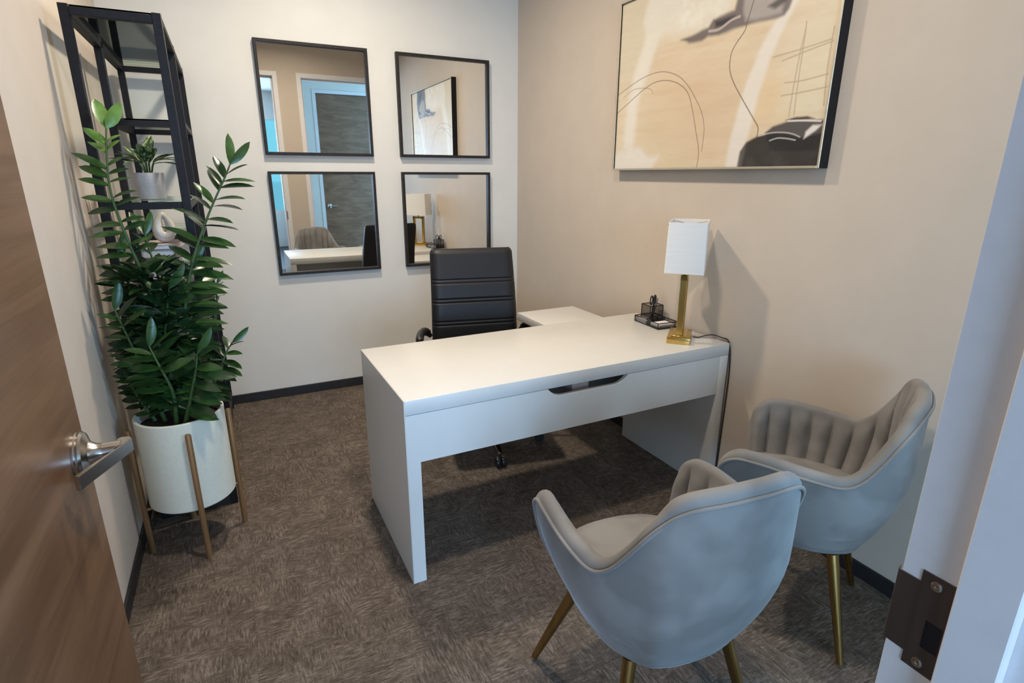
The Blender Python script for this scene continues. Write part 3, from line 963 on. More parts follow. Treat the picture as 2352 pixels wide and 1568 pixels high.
def tub_chair(name, loc, rz, label):
    t = empty(name, loc, rz)
    tag(t, label, 'chair', 'grey velvet tub chairs in front of the desk')
    half = [(.252, .222), (.270, .11), (.275, 0.0), (.268, -.09), (.250, -.155), (.208, -.225), (.165, -.266), (.085, -.289), (0, -.294)]
    full = half + [(-x, y) for x, y in half[-2::-1]]
    P, s = resample(catmull(full, 16), 241)
    Ltot = s[-1]
    q = np.minimum(s, Ltot - s) / (Ltot / 2)
    rim = np.interp(q, [0, .2, .4, .50, .56, .62, .68, .74, .79, .86, 1], [.652, .660, .650, .644, .658, .708, .775, .835, .857, .865, .867])
    ker = np.ones(9) / 9
    rim = np.convolve(np.r_[[rim[0]] * 4, rim, [rim[-1]] * 4], ker, 'valid')
    tan = np.gradient(P, axis=0)
    tan /= np.linalg.norm(tan, axis=1)[:, None]
    nor = np.stack([tan[:, 1], -tan[:, 0]], 1)
    # outward check
    if (nor[120] @ P[120]) < 0: nor = -nor
    dend = np.minimum(s, Ltot - s)
    rc = 0.085
    drop = np.where(dend < rc, rc - np.sqrt(np.maximum(rc * rc - (rc - dend) ** 2, 0)), 0)
    h = rim - drop * 1.15
    thf = np.where(dend < 0.03, np.sqrt(np.maximum(1 - (1 - dend / 0.03) ** 2, 0.02)), 1)
    NB = 12
    zb = 0.357

    def outer(i, tt):
        sc = 0.70 + 0.30 * (1 - (1 - tt) ** 2.3)
        # the arms stay closer to vertical at their front end
        z = zb + (h[i] - 0.022 - zb) * tt
        tz = (z - zb) / (0.64 - zb)
        tz = min(tz, 1.25)
        zz = max(0.0, z - 0.60)
        wb = min(1.0, max(0.0, -P[i, 1] / 0.2))
        e = 2.1 - 0.35 * wb
        k_ = 1 - max(0, 1 - tz) ** e
        sc = 0.70 + 0.30 * k_
        fy = 0.86 + 0.14 * k_ if P[i, 1] > 0 else sc
        return np.array([P[i, 0] * sc, P[i, 1] * fy, z])
    chw = 0.074
    bm = B()
    rings = []
    n = len(P)
    for i in range(n):
        th = 0.040 * thf[i]
        nn = np.array([nor[i, 0], nor[i, 1], 0])
        ring = []
        o = [outer(i, k / NB) for k in range(NB + 1)]
        ring += o
        top = o[-1]
        for k in range(1, 7):
            a = PI * k / 7
            c = top - nn * th / 2
            ring.append(c + nn * th / 2 * math.cos(a) + np.array([0, 0, 0.022 * math.sin(a)]))
        ph = (s[i] - Ltot / 2) / chw
        bul = 0.024 * (abs(math.cos(PI * ph)) ** 0.5 - 0.25) * thf[i]
        for k in range(NB, -1, -1):
            tt = k / NB
            p = outer(i, tt)
            fade = min(1, (1 - tt) * 7.0)
            ring.append(p - nn * (th + bul * fade))
        rings.append([bm.verts.new(p) for p in ring])
    for a, c in zip(rings, rings[1:]):
        for k in range(len(a) - 1):
            bm.faces.new((a[k], c[k], c[k + 1], a[k + 1]))
    for r in (rings[0], rings[-1]):
        m_ = len(r)
        for k in range(m_ // 2 - 1):
            try: bm.faces.new((r[k], r[k + 1], r[m_ - 2 - k], r[m_ - 1 - k]))
            except ValueError: pass
    bmesh.ops.recalc_face_normals(bm, faces=bm.faces[:])
    shell = link('shell', bm, M['velvet'], t, 60)
    # piping just outside the rim
    for off, dz, rr in ((0.003, -0.008, 0.0050),):
        bm = B()
        pts = []
        for i in range(2, n - 2, 2):
            p = outer(i, 1.0)
            nn = np.array([nor[i, 0], nor[i, 1], 0])
            pts.append(p + nn * off + np.array([0, 0, dz + 0.004]))
        # carry the piping down the arm fronts
        def down(i):
            return [outer(i, k / NB) + np.array([0, 0.004, 0]) + np.array([nor[i, 0], nor[i, 1], 0]) * 0.001 for k in range(3, NB - 1)]
        pts = down(1) + pts + down(n - 2)[::-1]
        tube(bm, pts, rr, 8)
        link('piping', bm, M['velvet'], shell, 60)
    # seat cushion and base
    bm = B()
    loops = []
    spec = [(0.150, 0.160, 0.335, 0.0), (0.186, 0.205, 0.345, 0), (0.205, 0.222, 0.372, 0), (0.212, 0.226, 0.398, 0), (0.216, 0.232, 0.404, 0), (0.226, 0.246, 0.425, 0), (0.226, 0.248, 0.447, 0), (0.214, 0.236, 0.463, 0), (0.17, 0.19, 0.474, 0), (0.10, 0.11, 0.480, 0), (0.03, 0.03, 0.482, 0)]
    for hw, f, z, _ in spec:
        L0 = superloop(hw, -f * 0.98, f, 56)
        loops.append([bm.verts.new((x, y + 0.005, z - (0.010 * max(0, y) / 0.25 if z > 0.44 else 0))) for x, y in L0])
    for a, c in zip(loops, loops[1:]):
        for k in range(56):
            bm.faces.new((a[k], a[(k + 1) % 56], c[(k + 1) % 56], c[k]))
    bm.faces.new(loops[0][::-1]); bm.faces.new(loops[-1])
    seat = link('seat', bm, M['velvet'], t, 60)
    # rounded underside that closes the shell
    bm = B()
    loops = []
    for sc, z in ((0.30, 0.332), (0.50, 0.332), (0.62, 0.336), (0.68, 0.343), (0.70, 0.353), (0.71, 0.375)):
        L0 = []
        for i in range(0, n, 6):
            fy = (0.86 * sc / 0.70) if P[i, 1] > 0 else sc
            L0.append((P[i, 0] * sc, P[i, 1] * fy))
        # front edge
        a0, a1 = np.array(L0[-1]), np.array(L0[0])
        for k in range(1, 8):
            f = k / 8
            p = a0 * (1 - f) + a1 * f
            p[1] += 0.02 * math.sin(PI * f)
            L0.append(tuple(p))
        loops.append([bm.verts.new((x, y, z)) for x, y in L0])
    m_ = len(loops[0])
    for a, c in zip(loops, loops[1:]):
        for k in range(m_):
            bm.faces.new((a[k], a[(k + 1) % m_], c[(k + 1) % m_], c[k]))
    bm.faces.new(loops[0][::-1]); bm.faces.new(loops[-1])
    bmesh.ops.recalc_face_normals(bm, faces=bm.faces[:])
    link('seat_base', bm, M['velvet'], t, 60)
    for sx in (-1, 1):
        for (tx, ty, fx, fy) in ((0.15, 0.13, 0.232, 0.238), (0.14, -0.13, 0.212, -0.205)):
            a = Vector((sx * tx, ty, 0.335)); c = Vector((sx * fx, fy, 0.012))
            bm = B(); tube(bm, [a, a.lerp(c, 0.5), c], [0.0175, 0.0145, 0.0105], 20)
            lg = link('leg', bm, M['brass_leg'], t, 40)
            g = B(); lathe(g, [(0.004, 0), (0.009, 0.001), (0.010, 0.006), (0.0085, 0.014)], 16, (c.x + (c - a).x * 0.02, c.y + (c - a).y * 0.02, 0))
            gl = link('foot_glide', g, M['chrome'], lg, 40)
    return t


tub_chair('tub_chair', (-1.078, -2.915, 0), math.radians(-6), 'grey velvet tub chair seen from behind, nearest the doorway, gold legs')
tub_chair('tub_chair', (-0.365, -2.815, 0), math.radians(29), 'grey velvet tub chair against the right wall, its channelled inside showing')


# ------------------------------------------------------------------ office chair
def office_chair():
    t = empty('office_chair', (-0.822, -1.208, 0), math.radians(-12.5))
    tag(t, 'black leather office chair with horizontal channels behind the desk', 'chair')
    # backrest, local y: + away from desk
    HW = 0.247
    zs = np.linspace(0.44, 1.056, 190)
    seams = [0.882, 0.776, 0.650]        # double seams, measured upright

    def front(x, z):
        tt = (z - 0.44) / 0.622
        y = 0.185 + 0.095 * tt - 0.03 * math.sin(PI * tt)
        e = 0.0
        for sm in seams:
            for dd in (-0.010, 0.010):
                e += 0.006 * math.exp(-((z - sm - dd) / 0.0032) ** 2)
            e += 0.0015 * math.exp(-((z - sm) / 0.014) ** 2)
        edge = abs(x) / HW
        e += 0.026 * max(0, edge - 0.86) ** 2 / 0.14 ** 2
        tp = max(0, (z - 1.03) / 0.032)
        e += 0.022 * tp * tp
        return y + e - 0.014 * (1 - edge * edge) * -1 * 0.0
    bm = B()
    NXs = 25
    F, R = [], []
    for z in zs:
        rf, rr = [], []
        for k in range(NXs):
            u = -1 + 2 * k / (NXs - 1)
            hw = HW - 0.012 * max(0, (z - 0.6) / 0.46)
            # rounded top corners
            dz = max(0, z - (1.062 - 0.03))
            cut = 0.03 - math.sqrt(max(0, 0.03 ** 2 - dz ** 2))
            x = u * (hw - cut)
            yf = front(u * HW, z)
            tt = (z - 0.44) / 0.622
            yb = 0.185 + 0.095 * tt - 0.03 * math.sin(PI * tt) + 0.055 - 0.018 * max(0, (z - 1.0) / 0.062) ** 2 * 0.9
            rf.append(bm.verts.new((x, yf, z)))
            rr.append(bm.verts.new((x, max(yb, yf + 0.004), z)))
        F.append(rf); R.append(rr)
    for a in range(len(zs) - 1):
        for k in range(NXs - 1):
            bm.faces.new((F[a][k], F[a][k + 1], F[a + 1][k + 1], F[a + 1][k]))
            bm.faces.new((R[a][k + 1], R[a][k], R[a + 1][k], R[a + 1][k + 1]))
        bm.faces.new((R[a][0], F[a][0], F[a + 1][0], R[a + 1][0]))
        bm.faces.new((F[a][-1], R[a][-1], R[a + 1][-1], F[a + 1][-1]))
    for k in range(NXs - 1):
        bm.faces.new((F[-1][k], F[-1][k + 1], R[-1][k + 1], R[-1][k]))
        bm.faces.new((F[0][k + 1], F[0][k], R[0][k], R[0][k + 1]))
    bmesh.ops.recalc_face_normals(bm, faces=bm.faces[:])
    link('backrest', bm, M['leather'], t, 50)
    bm = B()
    box(bm, (-0.25, -0.27, 0.42), (0.25, 0.22, 0.50), 0.03, 4)
    link('seat', bm, M['leather'], t, 50)
    for sx in (-1, 1):
        bm = B()
        tube(bm, catmull([(sx * 0.262, 0.205, 0.585), (sx * 0.292, 0.17, 0.622), (sx * 0.322, 0.09, 0.630), (sx * 0.335, 0.02, 0.622), (sx * 0.336, 0.005, 0.612)], 6), [0.014] * 3 + [0.0215] * 19 + [0.021, 0.018, 0.012], 12)
        arm = link('armrest', bm, M['plastic'], t, 50)
        bm = B()
        tube(bm, catmull([(sx * 0.335, 0.05, 0.614), (sx * 0.338, -0.02, 0.585), (sx * 0.32, -0.05, 0.50), (sx * 0.24, -0.02, 0.44)], 6), 0.010, 10)
        link('arm_support', bm, M['chrome'], arm, 50)
    bm = B(); lathe(bm, [(0.045, 0.115), (0.045, 0.10 + 0.02), (0.028, 0.16), (0.026, 0.30), (0.06, 0.36), (0.09, 0.42)], 24); link('gas_lift', bm, M['plastic'], t, 40)
    bm = B(); box(bm, (-0.09, -0.10, 0.385), (0.09, 0.12, 0.42), 0.008); link('tilt_mechanism', bm, M['plastic'], t, 40)
    base = None
    for k in range(5):
        a = math.radians(274.5 + 72 * k)
        d = Vector((math.cos(a), math.sin(a), 0))
        n_ = Vector((-d.y, d.x, 0))
        bm = B()
        secs = [(0.03, 0.020, 0.125, 0.10), (0.18, 0.016, 0.112, 0.088), (0.31, 0.012, 0.088, 0.070), (0.325, 0.008, 0.082, 0.072)]
        rg = []
        for r, w_, zt_, zb_ in secs:
            rg.append([bm.verts.new(d * r + n_ * w_ * sgn + Vector((0, 0, z))) for sgn, z in ((1, zb_), (1, zt_), (-1, zt_), (-1, zb_))])
        for p, q in zip(rg, rg[1:]):
            for j in range(4):
                bm.faces.new((p[j], p[(j + 1) % 4], q[(j + 1) % 4], q[j]))
        bm.faces.new(rg[0]); bm.faces.new(rg[-1][::-1])
        bmesh.ops.recalc_face_normals(bm, faces=bm.faces[:])
        bmesh.ops.bevel(bm, geom=bm.edges[:], offset=0.003, segments=2, affect='EDGES')
        lg = link('base_leg', bm, M['chrome'], t, 40)
        bm = B()
        c = d * 0.315
        for sgn in (-1, 1):
            prof = [(0.004, -0.009), (0.026, -0.009), (0.028, -0.006), (0.028, 0.006), (0.026, 0.009), (0.004, 0.009)]
            ax = n_
            rings = []
            for r, o_ in prof:
                rings.append([bm.verts.new(c + Vector((0, 0, 0.028)) + ax * (o_ + sgn * 0.014) + (d * math.cos(2 * PI * j / 20) + Vector((0, 0, 1)) * math.sin(2 * PI * j / 20)) * r) for j in range(20)])
            for p, q in zip(rings, rings[1:]):
                for j in range(20): bm.faces.new((p[j], p[(j + 1) % 20], q[(j + 1) % 20], q[j]))
            bm.faces.new(rings[0]); bm.faces.new(rings[-1])
        tube(bm, [c + Vector((0, 0, 0.03)), c + Vector((0, 0, 0.075))], 0.007, 8)
        bmesh.ops.recalc_face_normals(bm, faces=bm.faces[:])
        link('caster', bm, M['plastic'], t, 40)


office_chair()


# ------------------------------------------------------------------ table lamp
def lamp():
    t = empty('table_lamp', (-0.172, -1.998, 0.73), math.radians(43))   # local +x away from the camera
    tag(t, 'gold open-frame table lamp with a white rectangular shade on the desk end', 'lamp')
    b = B()
    box(b, (-0.090, -0.050, 0), (0.090, 0.050, 0.029), 0.0012, 2)
    link('base', b, M['gold'], t, 40)
    b = B(); box(b, (-0.072, -0.034, 0.029), (0.072, 0.034, 0.034), 0.001, 1)
    link('base_step', b, M['gold'], t, 40)
    b = B()
    for x in (-0.062, 0.040):
        box(b, (x, -0.014, 0.034), (x + 0.022, 0.014, 0.305), 0.0012, 1)
    box(b, (-0.062, -0.014, 0.283), (0.062, 0.014, 0.305), 0.0012, 1)
    link('open_frame_stem', b, M['gold'], t, 40)
    b = B(); tube(b, [(0, 0, 0.305), (0, 0, 0.40)], 0.008, 12); tube(b, [(0, 0, 0.345), (0, 0, 0.385)], 0.017, 16); link('socket', b, M['gold'], t, 40)
    # shade, open above and below
    z0, z1 = 0.322, 0.537
    hx0, hy0 = 0.122, 0.082
    hx1, hy1 = 0.118, 0.079
    b = B()

    def loop(hx, hy, z, r=0.004):
        pts = []
        for cx, cy, a0 in ((hx - r, hy - r, 0), (-hx + r, hy - r, 90), (-hx + r, -hy + r, 180), (hx - r, -hy + r, 270)):
            for k in range(4):
                a = math.radians(a0 + 30 * k)
                pts.append(b.verts.new((cx + r * math.cos(a), cy + r * math.sin(a), z)))
        return pts
    th = 0.0022
    L = [loop(hx0, hy0, z0), loop(hx1, hy1, z1), loop(hx1 - th, hy1 - th, z1), loop(hx0 - th, hy0 - th, z0)]
    for i in range(4):
        a, c = L[i], L[(i + 1) % 4]
        for k in range(16):
            b.faces.new((a[k], a[(k + 1) % 16], c[(k + 1) % 16], c[k]))
    bmesh.ops.recalc_face_normals(b, faces=b.faces[:])
    sh = link('lamp_shade', b, M['shade'], t, 40)
    b = B()
    for sx in (-1, 1):
        tube(b, [(0, 0, z1 - 0.015), (sx * 0.118, sx * 0.080, z1 - 0.008)], 0.0018, 6)
        tube(b, [(0, 0, z1 - 0.015), (sx * 0.118, -sx * 0.080, z1 - 0.008)], 0.0018, 6)
    tube(b, [(0, 0, 0.39), (0, 0, z1 - 0.013)], 0.003, 6)
    link('shade_spider', b, M['chrome'], sh, 40)
    bl = B()
    bmesh.ops.create_uvsphere(bl, u_segments=16, v_segments=12, radius=0.028, matrix=Matrix.Translation((0.0, 0, 0.435)))
    link('bulb', bl, M['shade'], t, 60)
    cb = B()
    W2 = t.matrix_world.inverted() if False else None
    # cord, given in world coordinates and brought into the lamp frame
    rot = Matrix.Rotation(-math.radians(43), 4, 'Z')
    pts = []
    for p in catmull([(-0.110, -2.020, 0.739), (-0.085, -2.028, 0.7345), (-0.058, -2.038, 0.742), (-0.028, -2.060, 0.748), (-0.009, -2.095, 0.742), (-0.0055, -2.140, 0.728), (-0.0055, -2.158, 0.60), (-0.0055, -2.155, 0.30), (-0.0055, -2.15, 0.02)], 8):
        pts.append(rot @ (Vector(p) - Vector((-0.172, -1.998, 0.73))))
    tube(cb, pts, 0.0027, 8)
    link('power_cord', cb, M['plastic'], t, 60)


lamp()


# ------------------------------------------------------------------ mesh desk organiser
def organiser():
    t = empty('desk_organizer', (-0.089, -1.735, 0.73), math.radians(-4))
    tag(t, 'black wire-mesh desk organizer tray with a pen cup, behind the lamp', 'desk organizer')
    hw, hl, h = 0.058, 0.098, 0.030
    b = B()
    r = 0.0022
    for z in (0.0022, h):
        tube(b, [(-hw, -hl, z), (hw, -hl, z)], r, 6); tube(b, [(hw, -hl, z), (hw, hl, z)], r, 6)
        tube(b, [(hw, hl, z), (-hw, hl, z)], r, 6); tube(b, [(-hw, hl, z), (-hw, -hl, z)], r, 6)
    for sx in (-1, 1):
        for sy in (-1, 1): tube(b, [(sx * hw, sy * hl, 0), (sx * hw, sy * hl, h)], r, 6)
    tube(b, [(-hw, 0.0, h), (hw, 0.0, h)], r, 6)
    link('tray_rim', b, M['black_metal'], t, 60)
    b = B()
    e = 0.0006
    box(b, (-hw, -hl, 0.001), (hw, hl, 0.0018))
    box(b, (-hw - e, -hl, 0.001), (-hw, hl, h)); box(b, (hw, -hl, 0.001), (hw + e, hl, h))
    box(b, (-hw, -hl - e, 0.001), (hw, -hl, h)); box(b, (-hw, hl, 0.001), (hw, hl + e, h))
    box(b, (-hw, -e, 0.001), (hw, e, h))
    link('tray_mesh', b, M['wire_mesh'], t)
    # cup
    cx0, cx1, cy0, cy1, ch = -0.020, hw, 0.024, 0.098, 0.088
    b = B()
    for x_ in (cx0, cx1):
        for y_ in (cy0, cy1): tube(b, [(x_, y_, 0.002), (x_, y_, ch)], r, 6)
    for z in (0.033, ch):
        tube(b, [(cx0, cy0, z), (cx1, cy0, z)], r, 6); tube(b, [(cx1, cy0, z), (cx1, cy1, z)], r, 6)
        tube(b, [(cx1, cy1, z), (cx0, cy1, z)], r, 6); tube(b, [(cx0, cy1, z), (cx0, cy0, z)], r, 6)
    cup = link('cup_rim', b, M['black_metal'], t, 60)
    b = B()
    box(b, (cx0, cy0, 0.002), (cx1, cy0 + e, ch)); box(b, (cx0, cy1 - e, 0.002), (cx1, cy1, ch))
    box(b, (cx0, cy0, 0.002), (cx0 + e, cy1, ch)); box(b, (cx1 - e, cy0, 0.002), (cx1, cy1, ch))
    link('cup_mesh', b, M['wire_mesh'], t)
    # contents
    R = Matrix.Translation((-0.089, -1.735, 0.73)) @ Matrix.Rotation(math.radians(-4), 4, 'Z')
    n = empty('note_block', R @ Vector((0.0, -0.053, 0.0022)), math.radians(-4))
    tag(n, 'white paper note block lying in the front of the mesh tray', 'paper')
    b = B(); box(b, (-0.044, -0.036, 0), (0.044, 0.036, 0.016), 0.001, 1); link('sheets', b, M['paper'], n)
    n = empty('card_stack', R @ Vector((-0.040, 0.045, 0.0022)), math.radians(-4))
    tag(n, 'small stack of white cards in the left of the mesh tray', 'cards')
    b = B(); box(b, (-0.015, -0.040, 0), (0.015, 0.040, 0.018), 0.001, 1); link('cards', b, M['paper'], n)
    # black clip box in the middle
    b = B(); box(b, (-0.014, -0.012, 0), (0.014, 0.012, 0.034), 0.002); o = link('clip_box', b, M['plastic'], None, 40)
    o.location = R @ Vector((0.028, 0.008, 0.0022)); tag(o, 'small black box between note block and pen cup', 'box')
    # scissors / pens and a grey ruler-like bundle in the cup
    specs = [((0.006, 0.048), (0.022, 0.010), 0.125, 0.004, 'plastic', 'black pen leaning left in the mesh cup', 'pen', 'pen'),
             ((0.028, 0.070), (0.012, -0.022), 0.118, 0.004, 'book_a', 'grey pen leaning towards the lamp in the mesh cup', 'pen', 'pen')]
    for (x, y), (dx, dy), L_, rad, mm, lb, nm, ct in specs:
        b = B()
        a = Vector((x, y, 0.004)); d = Vector((dx, dy, L_))
        tube(b, [a, a + d * 0.05, a + d * 0.92, a + d], [0.001, rad, rad, rad * 0.6], 10)
        o = link(nm, b, M[mm], None, 50)
        o.matrix_world = R
        tag(o, lb, ct)
    # scissors with black oval grips
    t2 = empty('scissors', R @ Vector((0.020, 0.060, 0.004)), math.radians(20))
    tag(t2, 'pair of scissors standing handles up in the mesh cup', 'scissors')
    for sx in (-1, 1):
        b = B()
        prism(b, [(-0.005 * sx, 0), (0.004 * sx, 0.02), (0.006 * sx, 0.085), (-0.002 * sx, 0.085)], -0.001 + 0.002 * sx, 0.001 + 0.002 * sx, lambda x, z, y: (x, y, z))
        link('blade', b, M['chrome'], t2)
        b = B()
        c = Vector((0.016 * sx, 0, 0.108))
        tube(b, [c + Vector((0.012 * math.cos(a), 0, 0.022 * math.sin(a))) for a in [2 * PI * k / 16 for k in range(17)]], 0.0035, 8, False)
        link('grip', b, M['plastic'], t2, 60)


organiser()


# ------------------------------------------------------------------ etagere
SX0, SX1, SY0, SY1, SYM, SH = -2.397, -2.096, -1.283, -0.050, -0.700, 2.01


def etagere():
    t = empty('etagere_shelf', ((SX0 + SX1) / 2, (SY0 + SY1) / 2, 0))
    tag(t, 'tall black metal shelving unit with staggered glass shelves in the left corner', 'shelf')
    ox, oy = (SX0 + SX1) / 2, (SY0 + SY1) / 2
    p = 0.030

    def P(lo, hi): return ((lo[0] - ox, lo[1] - oy, lo[2]), (hi[0] - ox, hi[1] - oy, hi[2]))
    for x in (SX0, SX1 - p):
        for y in (SY0, SYM, SY1 - p):
            b = B(); box(b, *P((x, y, 0), (x + p, y + p, SH)), 0.0015, 1); link('post', b, M['black_metal'], t, 40)

    def level(y0, y1, z, board=False):
        """rails around a bay with its top at z and a glass or black board in it"""
        b = B()
        h = 0.026
        box(b, *P((SX0 + p, y0, z - h), (SX1 - p, y0 + p, z)), 0.001, 1)
        box(b, *P((SX0 + p, y1 - p, z - h), (SX1 - p, y1, z)), 0.001, 1)
        box(b, *P((SX0, y0 + p, z - h), (SX0 + p, y1 - p, z)), 0.001, 1)
        box(b, *P((SX1 - p, y0 + p, z - h), (SX1, y1 - p, z)), 0.001, 1)
        r = link('rail', b, M['black_metal'], t, 40)
        b = B(); box(b, *P((SX0 + 0.004, y0 + 0.004, z), (SX1 - 0.004, y1 - 0.004, z + 0.006)), 0.001, 1)
        # keep the sheet clear of the posts
        link('black_board' if board else 'glass_shelf', b, M['board'] if board else M['glass'], t)
        return r
    level(SY0, SY1, SH - 0.008)
    for z in (1.352, 0.985, 0.52): level(SY0 + 0.0, SYM + p, z)
    for z in (1.690, 1.18, 0.75): level(SYM, SY1, z)
    level(SY0, SY1, 0.115, True)
    b = B(); box(b, *P((SX0 + p, SY0 + 0.004, 0.0), (SX1 - p, SY0 + 0.02, 0.088))); box(b, *P((SX1 - 0.02, SY0 + p, 0.0), (SX1 - 0.006, SYM, 0.088)), 0.001, 1); link('plinth', b, M['board'], t)


etagere()


# ------------------------------------------------------------------ leaves
def leaf_mesh(name, Lh, W, curve, fold, m, rows=7, tip=0.75):
    v, f = [], []
    for i in range(rows):
        t = i / (rows - 1)
        w_ = W * 2.05 * (t ** 0.72) * ((1 - t) ** 0.72) * (1.12 - 0.24 * t)
        if i == 0: w_ = W * 0.12
        x = Lh * t
        z = -curve * t * t
        v += [(x, -w_ / 2, z + fold * w_), (x, 0, z), (x, w_ / 2, z + fold * w_)]
    for i in range(rows - 1):
        a = 3 * i
        f += [(a, a + 3, a + 4, a + 1), (a + 1, a + 4, a + 5, a + 2)]
    me = bpy.data.meshes.new(name)
    me.from_pydata(v, [], f)
    for p_ in me.polygons: p_.use_smooth = True
    me.materials.append(m)
    me.update()
    return me


LEAF = {'dark': [leaf_mesh('leaf', 0.115, 0.046, 0.024, 0.10, M['leaf_dark']), leaf_mesh('leaf', 0.112, 0.050, 0.014, 0.16, M['leaf_dark'])],
        'mid': [leaf_mesh('leaf', 0.115, 0.042, 0.022, 0.10, M['leaf_mid']), leaf_mesh('leaf', 0.110, 0.047, 0.014, 0.16, M['leaf_mid'])],
        'new': [leaf_mesh('leaf', 0.100, 0.052, 0.012, 0.12, M['leaf_new'])],
        'var': [leaf_mesh('leaf', 0.125, 0.058, 0.045, 0.12, M['leaf_var']), leaf_mesh('leaf', 0.115, 0.055, 0.02, 0.14, M['leaf_var'])]}


def place_leaf(me, parent, pos, d, nrm, sc, name='leaf'):
    d = d.normalized()
    n_ = (nrm - d * nrm.dot(d))
    n_ = n_.normalized() if n_.length > 1e-4 else Vector((0, 0, 1))
    y = n_.cross(d)
    o = bpy.data.objects.new(name, me)
    COL.objects.link(o)
    o.parent = parent
    o.matrix_local = Matrix(((d.x * sc, y.x * sc, n_.x * sc, pos.x), (d.y * sc, y.y * sc, n_.y * sc, pos.y), (d.z * sc, y.z * sc, n_.z * sc, pos.z), (0, 0, 0, 1)))
    return o


# ------------------------------------------------------------------ big potted plant on its stand
PC = Vector((-2.238, -1.490, 0))


